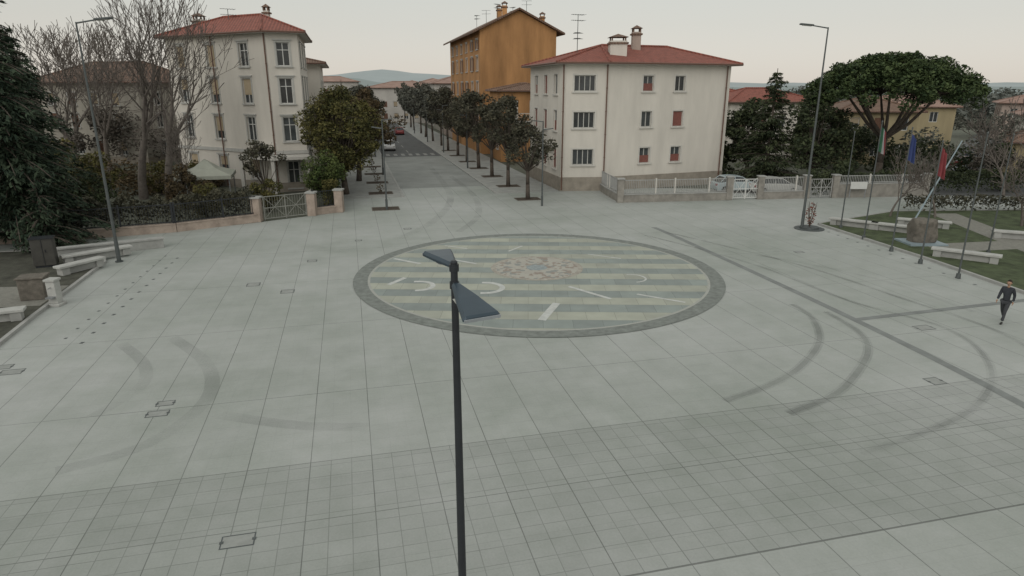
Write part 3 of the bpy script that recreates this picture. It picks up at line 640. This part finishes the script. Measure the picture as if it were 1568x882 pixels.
def stonepine(loc,H,rx,seed):
    rnd=random.Random(seed); t=MB(); l=MB(); fk=Vector((.2,.1,4.4)); t.tube((0,0,-.1),fk*.5,.42,.34,10); t.tube(fk*.5,fk,.34,.3,10)
    mains=[]
    for k in range(9):
        a=k*6.283/9+rnd.uniform(-.2,.2); rad=rnd.uniform(.3,.6)*rx; m1=fk+Vector((math.cos(a)*rad*.45,math.sin(a)*rad*.45,1.4)); m2=Vector((math.cos(a)*rad,math.sin(a)*rad,H-4.0)); t.tube(fk,m1,.19,.15,6,False); t.tube(m1,m2,.15,.09,6,False); mains.append(m2)
    for k in range(370):
        a=rnd.uniform(0,6.283); u=math.sqrt(rnd.random())
        zt=H-.5-2.9*u**2.6; lower=rnd.random()<.45
        c=Vector((math.cos(a)*rx*u,math.sin(a)*rx*u,zt-rnd.uniform(0,.6)-(rnd.uniform(.6,2.4)*(1-u*.45) if lower else 0)))
        m_=min(mains,key=lambda q:(q-c).length)
        t.tube(m_,c,.04,.02,4,False); leaves(l,c,rnd.uniform(.55,.95),135,.15,rnd,.62,1.5)
    return join_tree('stone_pine_tree',loc,t,l,M['bark'],M['pine'])
stonepine((35.2,63.5,0),12.4,7.1,51)
def mass(name,pts,lm,size=.4,per=110,seed=1):
    rnd=random.Random(seed); l=MB()
    for x,y,r,h in pts:
        for k in range(int(5+r*1.6)):
            a=rnd.uniform(0,6.28); u=rnd.random()**.5; leaves(l,(x+math.cos(a)*r*u,y+math.sin(a)*r*u,rnd.uniform(.2,1)*h*(1-.3*u)),r*.38,per,size,rnd,.85)
    l.obj(name,lm)
rr=random.Random(9)
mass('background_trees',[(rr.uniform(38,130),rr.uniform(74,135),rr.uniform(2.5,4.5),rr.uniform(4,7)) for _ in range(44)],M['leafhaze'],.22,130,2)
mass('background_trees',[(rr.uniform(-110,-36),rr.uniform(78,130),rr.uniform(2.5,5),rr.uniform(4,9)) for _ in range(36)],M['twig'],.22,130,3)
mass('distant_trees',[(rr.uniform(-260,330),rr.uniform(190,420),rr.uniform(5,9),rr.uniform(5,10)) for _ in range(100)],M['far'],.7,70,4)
mass('garden_trees',[(31.5,61,1.8,3.2),(44,66,2.5,4.6),(41,70,3,5.4),(32,70,2.6,5.4),(38,74,3,6),(48,64,2.4,4.2),(52,62,2,5),(56,66,3,5.8),(22,70,2,4)],M['leafdark'],.17,200,5)
mass('bare_thicket',[(46,61,2.5,4.5),(54,58,2.5,5),(62,64,3,6),(68,60,3,5.5),(60,76,3,6),(72,68,3,6)],M['twig'],.13,220,6)
mass('low_undergrowth',[(-33,60,3,1.3),(-38,64,4,1.5),(-44,58,4,1.4),(-36,50,3,1.3),(-47,66,5,1.6),(-29,64,2.5,1.4)],M['leafbrown'],.13,260,7)
def hedge(name,pts,w,h,lm,seed,size=.1,dens=420):
    rnd=random.Random(seed); l=MB()
    for p,q in zip(pts,pts[1:]):
        p,q=Vector(p),Vector(q); d=(q-p); n_=int(d.length*dens*w); nrm=Vector((-d.y,d.x)).normalized()
        for _ in range(n_):
            u=rnd.random(); v=rnd.uniform(-1,1); hh=h*(1+.34*noise.noise(Vector((p.x+d.x*u,p.y+d.y*u,0))*1.1))
            c=p+d*u+nrm*v*w/2*(1+.3*noise.noise(Vector((u*d.length,3,v)))); z=hh*rnd.random()**.45
            a=Vector((rnd.gauss(0,1),rnd.gauss(0,1),rnd.gauss(0,.7))).normalized(); b_=a.cross(Vector((rnd.gauss(0,1),rnd.gauss(0,1),rnd.gauss(0,1)))).normalized(); s=size*rnd.uniform(.6,1.4); P=Vector((c.x,c.y,z))
            l.quad(P-a*s,P-b_*s*.6,P+a*s,P+b_*s*.6)
    l.obj(name,lm)
hedge('garden_hedge',[(-13.9,49.9),S(-1.9,56),S(-1.9,75)],1.1,2.3,M['leafolive'],61)
hedge('garden_hedge',[(-31,39.6),(-27.4,40.9),(-22,43.4),(-18.6,46)],1.0,2.2,M['leafstreet'],62)
hedge('garden_hedge',[(26,57.6),(36,58.8),(46,59)],1.0,1.9,M['leafdark'],63)
hedge('park_shrubs',[(30,49.5),(36,49.6),(47,50)],1.3,1.2,M['leafstreet'],64,.1,160)

# ------------------------------------------------------------ fences
def fence(name,pts,wallm,wh=.5,fh=1.5,postm='dark',barm='dark',sp=.16,cop=None,pillar=3.0,th=.3,bw=.024):
    e=empty(name); W,C,P_,B_=MB(),MB(),MB(),MB()
    for p,q in zip(pts,pts[1:]):
        p,q=Vector((*p,0)),Vector((*q,0)); d=q-p; L_=d.length; d.normalize(); n_=Vector((-d.y,d.x,0))
        W.obox(p-n_*th/2,d*L_,n_*th,Vector((0,0,wh))); C.obox(p-n_*(th/2+.04)+Vector((0,0,wh+.001)),d*L_,n_*(th+.08),Vector((0,0,.07)))
        z0=wh+.1; k=0.
        while k<L_:
            c=p+d*k; B_.obox(c-n_*bw/2-d*bw/2+Vector((0,0,z0)),d*bw,n_*bw,Vector((0,0,fh-z0))); k+=sp
        for z in(z0+.03,fh-.08): B_.obox(p-n_*.02+Vector((0,0,z)),d*L_,n_*.04,Vector((0,0,.055)))
        k=0.
        while k<=L_+.01:
            c=p+d*k; P_.obox(c-n_*.05-d*.05+Vector((0,0,wh+.07)),d*.1,n_*.1,Vector((0,0,fh-wh+.02))); k+=pillar
    W.obj('wall_base',wallm,e); C.obj('coping',cop or M['kerb'],e); P_.obj('posts',M[postm],e); B_.obj('bars',M[barm],e); return e
fence('garden_fence',[(-34,37.6),(-27.6,39.6),(-22,42.1),(-17.9,45.4)],M['wall'],.5,1.85,cop=M['wall'])
fence('garden_fence',[(-14.7,48),(-13.2,49.2)],M['wall'],.45,1.75,cop=M['wall'])
fence('street_fence',[S(-1.25,51.5),S(-1.25,85)],M['wall'],.4,1.6)
for x,y in((-17.95,45.55),(-14.75,47.85),(-13.1,49.25)):
    e=empty('gate_pillar',(x,y,0)); b=MB(); b.box(-.3,.3,-.3,.3,0,1.65); b.obj('shaft',M['wall'],e,bevel=.02); b=MB(); b.box(-.37,.37,-.37,.37,1.651,1.76); b.obj('cap',M['kerb'],e,bevel=.01)
def gate(name,p,q,m,h=1.7):
    e=empty(name); p,q=Vector((*p,0)),Vector((*q,0)); b=MB(); L_=(q-p).length; d=(q-p).normalized(); up=Vector((0,0,1))
    for z in(.15,.9,h): b.tube(p+up*z,q+up*z,.035,.035,6)
    for s in(0,.5,1): b.tube(p.lerp(q,s)+up*.05,p.lerp(q,s)+up*h,.045,.045,6)
    for a_,c_ in((0,.5),(.5,1)):
        b.tube(p.lerp(q,a_)+up*.15,p.lerp(q,c_)+up*h,.022,.022,5); b.tube(p.lerp(q,c_)+up*.15,p.lerp(q,a_)+up*h,.022,.022,5)
    k=.1
    while k<L_: b.tube(p+d*k+up*.15,p+d*k+up*h,.012,.012,4); k+=.18
    b.obj('gate_frame',m,e)
gate('garden_gate',(-17.5,45.7),(-15.1,47.6),mat('weathered_gate_paint',(.22,.22,.20),.6,.2,3))
fr_args=(M['wallg'],.62,1.85,'wtrim','rail',.15,None,3.0,.3,.035)
fence('front_fence',[(8.9,53.6),(13.5,54.2),(18.2,54.9)],*fr_args)
gate('white_gate',(18.6,54.95),(20.8,55.25),M['frame'],1.7)
fence('front_fence',[(21.2,55.3),(25,55.8)],*fr_args)
gate('white_gate',(25.5,55.85),(27.4,56.05),M['rail'],1.6)
fence('front_fence',[(27.8,56.1),(36,57)],M['wallg'],1.15,1.9,'wtrim','rail',.15,None,3.0,.3,.035)
fence('side_fence',[(8.9,53.9),(8.4,57.5),(8.2,59.9)],*fr_args)
for x,y in((8.9,53.6),(18.25,54.9),(21,55.3),(25.1,55.8),(27.7,56.1),(36,57)):
    e=empty('fence_pillar',(x,y,0)); b=MB(); b.box(-.25,.25,-.25,.25,0,1.9); b.obj('shaft',M['wallg'],e,bevel=.02); b=MB(); b.box(-.31,.31,-.31,.31,1.901,1.99); b.obj('cap',M['kerb'],e,bevel=.01)
e=empty('notice_board',(29.5,55.7,0)); b=MB(); b.tube((-.65,.03,0),(-.65,.03,1.5),.04,.04); b.tube((.65,.03,0),(.65,.03,1.5),.04,.04); b.obj('posts',M['steel'],e); b=MB(); b.box(-.7,.7,-.08,-.02,.8,1.4); b.obj('panel',M['frame'],e,bevel=.01)
e=empty('garden_gazebo',(-25.2,54.2,0),.3); b=MB()
for x in(-1.9,1.9):
    for y in(-1.9,1.9): b.tube((x,y,0),(x,y,2.3),.05,.05,6)
b.obj('poles',M['steel'],e); b=MB()
c=[(-2.1,-2.1),(2.1,-2.1),(2.1,2.1),(-2.1,2.1)]
for i in range(4):
    a,d=c[i],c[(i+1)%4]; a5,d5=(a[0]*.45,a[1]*.45),(d[0]*.45,d[1]*.45)
    b.quad((*a,2.3),(*d,2.3),(*d5,2.75),(*a5,2.75)); b.quad((*a5,2.75),(*d5,2.75),(0,0,3.5)); b.quad((*a,2.02),(*d,2.02),(*d,2.3),(*a,2.3))
b.obj('canopy',mat('tent_canvas',(.34,.35,.30),.8,.1,2),e)

# ------------------------------------------------------------ street furniture
def tall_lamp(x,y,h,adir):
    e=empty('street_lamp',(x,y,0)); b=MB(); b.tube((0,0,0),(0,0,1.2),.11,.10,12); b.tube((0,0,1.2),(0,0,h),.085,.04,12); b.tube((0,0,0),(0,0,.06),.2,.2,12)
    c,s=math.cos(adir),math.sin(adir); b.tube((0,0,h-.05),(c*1.0,s*1.0,h+.12),.04,.035,8); b.obj('pole',M['greysteel'],e)
    b=MB(); b.obox((c*.9+s*.17,s*.9-c*.17,h+.08),(c*.8,s*.8,.08),(-s*.34,c*.34,0),(0,0,.09)); b.obj('lamp_head',M['greysteel'],e,bevel=.02)
    b=MB(); b.obox((c*1.0+s*.12,s*1.0-c*.12,h+.062),(c*.55,s*.55,.055),(-s*.24,c*.24,0),(0,0,.015)); b.obj('lens',M['lens'],e)
tall_lamp(-21.3,34.3,12.1,.1); tall_lamp(19.5,43.2,12.6,math.pi-.1)
def small_lamp(x,y,h,adir,z=0):
    e=empty('street_lamp',(x,y,z)); b=MB(); b.tube((0,0,0),(0,0,h),.07,.045,10); b.tube((0,0,0),(0,0,.8),.09,.09,10); b.obj('pole',M['greysteel'],e)
    c,s=math.cos(adir),math.sin(adir); b=MB()
    for sg,zz_ in((1,h-.1),(-1,h-.7)):
        b.obox((sg*c*.05+s*.08,sg*s*.05-c*.08,zz_),(sg*c*.75,sg*s*.75,.1),(-s*.16,c*.16,0),(0,0,.07))
    b.obj('lamp_heads',M['greysteel'],e)
small_lamp(2.4,51.9,6.6,math.pi); small_lamp(-9.7,50.2,6.8,0)
for b_ in(72,92,112,135):
    x,y=S(3.3,b_); small_lamp(x,y,6.6,.2,.1); x,y=S(13.2,b_+4); small_lamp(x,y,6.6,.2,.1)

e=empty('twin_head_lamp',(-.735,8.0,0))
b=MB(); b.tube((0,0,0),(0,0,1.4),.085,.08,20); b.tube((0,0,1.4),(0,0,6.9),.062,.045,20); b.tube((0,0,6.9),(0,0,6.92),.047,.03,20); b.tube((0,0,0),(0,0,.05),.2,.2,20)
for z in(6.55,6.78): b.tube((0,0,z),(0,0,z+.09),.062,.062,20)
for k in range(6): a=k*1.047; b.tube((.15*math.cos(a),.15*math.sin(a),.05),(.15*math.cos(a),.15*math.sin(a),.09),.018,.018,6)
b.obj('pole',M['dark'],e)
def lhead(origin,ang,length,w0,w1,tilt,nm):
    c,s=math.cos(ang),math.sin(ang); F=Vector((c,s,0))*math.cos(tilt)+Vector((0,0,math.sin(tilt))); Sd=Vector((-s,c,0)); Up=F.cross(Sd)
    o=Vector(origin)
    st=[(.04,w0*.8,.035),(.1,w0,.05),(length*.5,(w0+w1)/2,.055),(length-.03,w1,.05),(length,w1*.97,.03)]
    b=MB()
    for k,(d,w,t) in enumerate(st):
        p=o+F*d; ins=min(.03,w*.2)
        b.v+=[tuple(p-Sd*w/2-Up*t*.4),tuple(p-Sd*w/2+Up*t*.2),tuple(p-Sd*(w/2-ins)+Up*t),tuple(p+Sd*(w/2-ins)+Up*t),tuple(p+Sd*w/2+Up*t*.2),tuple(p+Sd*w/2-Up*t*.4)]
    for k in range(len(st)-1):
        for j in range(6):
            j2=(j+1)%6; b.f.append((k*6+j,k*6+j2,k*6+6+j2,k*6+6+j))
    b.f.append(tuple(range(6))[::-1]); b.f.append(tuple(range(len(st)*6-6,len(st)*6)))
    b.obj(nm,M['head'],e,bevel=.004)
    b=MB(); p=o+F*(length+.001); b.obox(p-Sd*w1*.485-Up*.02,Sd*w1*.97,F*.012,Up*.04); b.obj(nm+'_rim',M['headrim'],e)
    b=MB(); p=o+F*length*.35-Up*.03; b.obox(p-Sd*w1*.3,Sd*w1*.6,F*length*.5,-Up*.006); b.obj(nm+'_lens',M['lens'],e)
    b=MB(); b.tube(o,o+F*.12,.035,.035,10); b.obj(nm+'_arm',M['dark'],e)
lhead((.0,-.03,6.62),math.radians(-63),.88,.13,.48,math.radians(-13),'lower_head')
lhead((.0,.02,6.83),math.radians(112),.80,.12,.42,math.radians(0),'upper_head')

M['bluef']=mat('blue_flag_cloth',(.045,.065,.18),.8,.2,2); M['redf']=mat('red_flag_cloth',(.22,.05,.055),.8,.2,2); M['greenf']=mat('green_flag_cloth',(.04,.12,.07),.8,.2,2); M['whitef']=mat('white_flag_cloth',(.42,.42,.42),.8,.1,2)
def flagpole(x,y,h,cols):
    e=empty('flagpole',(x,y,0)); b=MB(); b.tube((0,0,0),(0,0,h),.045,.026,10); b.tube((0,0,h),(0,0,h+.08),.05,.03,8); b.tube((0,0,0),(0,0,.25),.12,.1,10); b.obj('pole',M['greysteel'],e)
    if not cols: return
    nw=len(cols); W=.58; Hh=1.45
    for ci,cm in enumerate(cols):
        b=MB(); ns=10; nz=12
        for i in range(ns):
            for j in range(nz):
                def pt(i_,j_):
                    u=(ci+i_/ns)/nw; v=j_/nz
                    return (.05+u*W*(.5+.25*v), .10*math.sin(u*13+v*1.5)*(.4+.6*v), h-.25-v*Hh-u*.4*(1-.3*v))
                b.quad(pt(i,j+1),pt(i+1,j+1),pt(i+1,j),pt(i,j))
        b.obj('flag',M[cm],e,smooth=True)
flagpole(22.0,43.0,6.3,None); flagpole(21.9,39.8,7.1,['greenf','whitef','redf']); flagpole(21.9,36.7,6.9,['bluef']); flagpole(21.9,33.9,6.4,['redf']); flagpole(22.1,31.1,7.0,None); flagpole(27,36,6.6,None)
e=empty('memorial_stone',(24.6,38.4,.1))
bm=bmesh.new(); bmesh.ops.create_icosphere(bm,subdivisions=3,radius=1)
for v in bm.verts:
    k=1+.30*noise.noise(v.co*1.6+Vector((3,1,2)))+.12*noise.noise(v.co*5); v.co=Vector((max(-.75,min(.7,v.co.x*k))*.95,max(-.7,min(.7,v.co.y*k))*.7,max(-.7,min(.75,v.co.z*k))*1.05+.7))
me=bpy.data.meshes.new('boulder'); bm.to_mesh(me); bm.free(); me.materials.append(M['rock']); o=bpy.data.objects.new('boulder',me); scene.collection.objects.link(o); o.parent=e
b=MB(); b.tube((-.6,.2,1.1),(1.5,.3,6.0),.05,.035,8); b.box(-1.1,1.1,-.9,.9,0,.1); b.obj('slanted_mast',mat('pale_blue_metal',(.25,.31,.34),.4,.1,2),e)
e=empty('drinking_fountain',(-19.75,26.9,0)); b=MB(); b.box(-.28,.28,-.28,.28,0,.12); b.box(-.19,.19,-.19,.19,.12,1.1); b.box(-.24,.24,-.24,.24,1.1,1.2); b.obj('post',M['stone'],e,bevel=.02); b=MB(); b.tube((0,-.19,.85),(0,-.34,.82),.02,.02,8); b.box(-.15,.15,-.42,-.19,.4,.46); b.obj('tap_and_basin',M['steel'],e)
e=empty('stone_block',(-21.1,27.6,.1),.3); b=MB(); b.box(-.5,.5,-.4,.4,0,.95); b.obj('block',M['rock'],e,bevel=.05); b=MB(); b.box(-.55,.55,-.45,.45,.951,1.03); b.obj('cap',M['rock'],e,bevel=.02)
e=empty('utility_cabinet',(-24.3,33.0,.1),.4); b=MB(); b.box(-.5,.5,-.3,.3,.1,1.5); b.obj('body',mat('cabinet_paint',(.06,.058,.052),.6,.2,3),e,bevel=.03); b=MB(); b.box(-.54,.54,-.34,.34,1.5,1.56); b.box(-.45,.45,-.25,.25,0,.1); b.box(-.012,.012,-.315,-.30,.15,1.45); b.box(.1,.14,-.33,-.3,.8,.95); b.obj('lid_and_doors',M['dark'],e)
e=empty('low_park_wall',(-23.2,36.2,0),math.radians(32)); b=MB(); b.box(-3,3,-.2,.2,0,.5); b.box(-3.05,3.05,-.26,.26,.501,.6); b.obj('wall',M['kerb'],e,bevel=.01)
e=empty('planter_with_shrub',(19.9,43.0,0)); b=MB()
for r,z in((.95,.05),(.6,.16)): b.tube((0,0,0),(0,0,z),r,r,24)
b.obj('planter_ring',M['greysteel'],e); t=MB(); l=MB(); rnd=random.Random(5)
for k in range(7): a=k*.9; t.tube((0,0,.1),(.3*math.cos(a),.3*math.sin(a),1.6+.3*rnd.random()),.03,.01,5)
leaves(l,(0,0,1.0),.34,170,.07,rnd,2.3); t.obj('stems',M['bark'],e); l.obj('leaves',mat('red_leaves',(.16,.05,.03),.7,.3,3),e)

# ------------------------------------------------------------ cars
def car(x,y,rot,col,name='parked_car',z=.006):
    e=empty(name,(x,y,z),math.radians(rot)); pm=mat('car_paint',col,.25,.03,2,spec=.6)
    lo=[(-2.05,.35),(-2.1,.62),(-2.02,.9),(-1.3,1.0),(-.9,1.02),(1.0,.98),(1.75,.86),(2.05,.68),(2.1,.4),(2.0,.25),(-1.95,.25)]
    def extr(prof,w1f):
        b=MB(); n=len(prof)
        b.v=[(p[0],-w1f(p[1]),p[1]) for p in prof]+[(p[0],w1f(p[1]),p[1]) for p in prof]
        b.f=[tuple(range(n)),tuple(range(2*n-1,n-1,-1))]+[(k,k+n,(k+1)%n+n,(k+1)%n) for k in range(n)]; return b
    extr(lo,lambda z_:.86 if z_<.8 else .82).obj('body',pm,e,bevel=.05)
    extr([(-1.75,.97),(-1.25,1.42),(-.3,1.46),(.35,1.40),(1.15,.94)],lambda z_:.79-(z_-.95)*.38).obj('windows',M['glass'],e,bevel=.02)
    extr([(-1.3,1.41),(-1.2,1.47),(-.3,1.50),(.38,1.44),(.45,1.38),(.3,1.385),(-.3,1.44),(-1.2,1.41)],lambda z_:.64).obj('roof',pm,e)
    b=MB()
    for s in(-1,1):
        for p0,p1 in(((-1.75,.97),(-1.25,1.42)),((-.35,.97),(-.35,1.45)),((1.15,.94),(.35,1.41))):
            b.tube((p0[0],s*.79,p0[1]),(p1[0],s*.625,p1[1]),.035,.035,5)
    b.obj('pillars',pm,e)
    b=MB(); h=MB()
    for xx in(-1.3,1.3):
        for s in(-1,1): b.tube((xx,s*.68,.32),(xx,s*.88,.32),.32,.32,18); h.tube((xx,s*.87,.32),(xx,s*.895,.32),.2,.18,12)
    b.obj('tyres',M['tyre'],e); h.obj('wheels',M['chrome'],e)
    b=MB()
    for s in(-1,1): b.box(1.96,2.09,s*.68-.16,s*.68+.16,.62,.76)
    b.obj('headlights',M['lens'],e); b=MB()
    for s in(-1,1): b.box(-2.11,-2.0,s*.68-.13,s*.68+.13,.68,.86)
    b.obj('taillights',M['redf'],e)
car(20.2,59.4,8,(.36,.42,.44)); car(23.4,58.2,2,(.5,.5,.48))
x,y=S(5.8,103); car(x,y,-76.3,(.5,.5,.5),'car'); x,y=S(10,138); car(x,y,103.7,(.25,.05,.05),'car'); x,y=S(6,156); car(x,y,-76.3,(.08,.09,.1),'car'); x,y=S(5.6,180); car(x,y,-76.3,(.25,.27,.3),'car')
car(53,76,-40,(.1,.02,.02),'car'); car(58,80,-40,(.35,.36,.38),'car'); car(62,87,-40,(.05,.06,.08),'car'); car(66,92,-40,(.5,.5,.5),'car'); car(50,71,140,(.3,.31,.33),'car')

# ------------------------------------------------------------ pedestrian
def skin(name,verts,edges,rad,m,parent,sub=2):
    me=bpy.data.meshes.new(name); me.from_pydata(verts,edges,[]); o=bpy.data.objects.new(name,me); scene.collection.objects.link(o); o.parent=parent
    sk=o.modifiers.new('skin','SKIN'); sv=me.skin_vertices[0].data
    for i,r in enumerate(rad): sv[i].radius=(r,r) if not isinstance(r,tuple) else r
    sv[0].use_root=True; s=o.modifiers.new('sub','SUBSURF'); s.levels=sub; s.render_levels=sub; sk.use_smooth_shade=True; me.materials.append(m); return o
def person(x,y,rot):
    e=empty('pedestrian',(x,y,.0),math.radians(rot))   # faces +x, mid stride
    jack=mat('dark_jacket',(.035,.038,.045),.85,.2,6); tr=mat('dark_trousers',(.05,.052,.058),.85,.2,6); sk=mat('skin_tone',(.36,.22,.15),.6,.05,8); hr=mat('dark_hair',(.02,.014,.01),.7,.2,10); sh=mat('shoe_leather',(.02,.018,.016),.5,.1,5)
    skin('jacket',[(0,0,.88),(.0,0,1.02),(.02,0,1.2),(.04,0,1.38),(.045,0,1.48),(.03,.17,1.41),(-.08,.22,1.15),(-.02,.23,.92),(.03,-.17,1.41),(.1,-.22,1.16),(.24,-.22,.97)],
        [(0,1),(1,2),(2,3),(3,4),(3,5),(5,6),(6,7),(3,8),(8,9),(9,10)],[(.15,.13),(.15,.125),(.16,.13),(.15,.12),.07,.075,.056,.045,.075,.056,.045],jack,e)
    skin('trousers',[(0,0,.92),(0,.09,.86),(.20,.10,.50),(.26,.10,.11),(0,-.09,.86),(-.10,-.09,.48),(-.36,-.09,.17)],[(0,1),(1,2),(2,3),(0,4),(4,5),(5,6)],[(.14,.12),.10,.065,.048,.10,.065,.048],tr,e)
    skin('shoe_front',[(.23,.10,.06),(.32,.10,.045),(.44,.105,.04)],[(0,1),(1,2)],[.05,.045,.034],sh,e,1)
    skin('shoe_rear',[(-.40,-.09,.12),(-.33,-.09,.055),(-.23,-.09,.035)],[(0,1),(1,2)],[.048,.045,.03],sh,e,1)
    skin('neck',[(.045,0,1.45),(.06,0,1.56)],[(0,1)],[.058,.052],sk,e,1)
    bm=bmesh.new(); bmesh.ops.create_uvsphere(bm,u_segments=24,v_segments=18,radius=1)
    for v in bm.verts:
        c=v.co.copy(); k=1-.22*max(0,-c.z)
        c.x*=.098*k; c.y*=.076*k; c.z*=.118
        if v.co.x>.8 and abs(v.co.y)<.22 and -.35<v.co.z<.1: c.x+=.024*(1-abs(v.co.y)/.22)
        v.co=c
    me=bpy.data.meshes.new('head'); bm.to_mesh(me); bm.free(); me.materials.append(sk)
    for p in me.polygons: p.use_smooth=True
    o=bpy.data.objects.new('head',me); scene.collection.objects.link(o); o.parent=e; o.location=(.075,0,1.65)
    b=MB()
    for s in(-1,1): b.tube((.165,s*.03,1.66),(.172,s*.03,1.66),.011,.009,8)
    b.box(.155,.166,-.025,.025,1.592,1.6); b.obj('eyes_and_mouth',hr,e)
    skin('ear_left',[(.07,-.082,1.63),(.07,-.08,1.67)],[(0,1)],[.014,.018],sk,e,1); skin('ear_right',[(.07,.082,1.63),(.07,.08,1.67)],[(0,1)],[.014,.018],sk,e,1)
    bm=bmesh.new(); bmesh.ops.create_uvsphere(bm,u_segments=20,v_segments=14,radius=1)
    for v in bm.verts:
        c=v.co.copy(); f=1 if (c.z>.25 or c.x<.1) else .8
        v.co=Vector((c.x*.106*f-.012,c.y*.086*f,max(c.z,-.45)*.125+.008))
    me=bpy.data.meshes.new('hair'); bm.to_mesh(me); bm.free(); me.materials.append(hr); o=bpy.data.objects.new('hair',me); scene.collection.objects.link(o); o.parent=e; o.location=(.07,0,1.66)
    for nm,p,d in(('hand_left',Vector((-.02,.23,.91)),Vector((.1,0,-1))),('hand_right',Vector((.25,-.22,.955)),Vector((.55,0,-.8)))):
        d.normalize(); f=Vector((-d.z,0,d.x))
        skin(nm,[tuple(p),tuple(p+d*.05),tuple(p+d*.09)],[(0,1),(1,2)],[.026,(.036,.02),(.034,.018)],sk,e,1)
        for k,(o_,l_) in enumerate(((-.027,.07),(-.009,.082),(.009,.076),(.027,.06))):
            a=p+d*.08+f*o_; skin('finger_%d'%(k+1),[tuple(a),tuple(a+d*l_*.5),tuple(a+d*l_+Vector((0,.012 if p.y<0 else -.012,0)))],[(0,1),(1,2)],[.009,.009,.008],sk,e,1)
        a=p+d*.03+f*.03; skin('thumb',[tuple(a),tuple(a+d*.03+f*.025),tuple(a+d*.06+f*.032)],[(0,1),(1,2)],[.011,.010,.009],sk,e,1)
    return e
person(19.7,24.75,215)

# ------------------------------------------------------------ light, sky, camera
w=bpy.data.worlds.new('World'); scene.world=w; w.use_nodes=True; N=w.node_tree.nodes; L=w.node_tree.links; N.clear()
o=N.new('ShaderNodeOutputWorld'); bg=N.new('ShaderNodeBackground'); sky=N.new('ShaderNodeTexSky'); sky.sky_type='NISHITA'; sky.sun_disc=False
EL,AZ=28,200
sky.sun_elevation=math.radians(EL); sky.sun_rotation=math.radians(AZ); sky.air_density=1; sky.dust_density=1; sky.ozone_density=1; sky.altitude=50
hs=N.new('ShaderNodeHueSaturation'); hs.inputs['Saturation'].default_value=.3; L.new(sky.outputs[0],hs.inputs['Color'])
# thin overcast layer: warmer and hazier towards the horizon, cooler overhead
tc=N.new('ShaderNodeTexCoord'); sz=N.new('ShaderNodeSeparateXYZ'); L.new(tc.outputs['Generated'],sz.inputs[0])
cr=N.new('ShaderNodeValToRGB'); e=cr.color_ramp.elements; e[0].position=0; e[0].color=(4.55/6,4.1/6,3.6/6,1); e[1].position=.5; e[1].color=(4.8/6,4.9/6,4.6/6,1)
q=e.new(.14); q.color=(3.9/6,3.98/6,3.6/6,1)
sca=N.new('ShaderNodeVectorMath'); sca.operation='SCALE'; sca.inputs['Scale'].default_value=6; L.new(sz.outputs[2],cr.inputs[0]); L.new(cr.outputs[0],sca.inputs[0])
mx=N.new('ShaderNodeMixRGB'); mx.inputs[0].default_value=.84
L.new(hs.outputs[0],mx.inputs[1]); L.new(sca.outputs[0],mx.inputs[2]); L.new(mx.outputs[0],bg.inputs[0]); L.new(bg.outputs[0],o.inputs[0]); bg.inputs[1].default_value=.145
ld=bpy.data.lights.new('sun','SUN'); ld.energy=.9; ld.angle=math.radians(50); ld.color=(1,.96,.90); so=bpy.data.objects.new('sun',ld); scene.collection.objects.link(so)
az=math.radians(AZ); el=math.radians(EL+6); dv=Vector((math.sin(az)*math.cos(el),math.cos(az)*math.cos(el),math.sin(el))); so.rotation_euler=dv.to_track_quat('Z','Y').to_euler(); so.location=(0,-20,40)
cd=bpy.data.cameras.new('camera'); cam=bpy.data.objects.new('camera',cd); scene.collection.objects.link(cam); cam.location=(0,0,9); cam.rotation_euler=(math.radians(90-17),0,0); cd.sensor_width=36; cd.lens=22.96; cd.clip_end=6000; cd.clip_start=.1; scene.camera=cam
scene.view_settings.view_transform='Standard'; scene.view_settings.look='None'; scene.view_settings.exposure=0
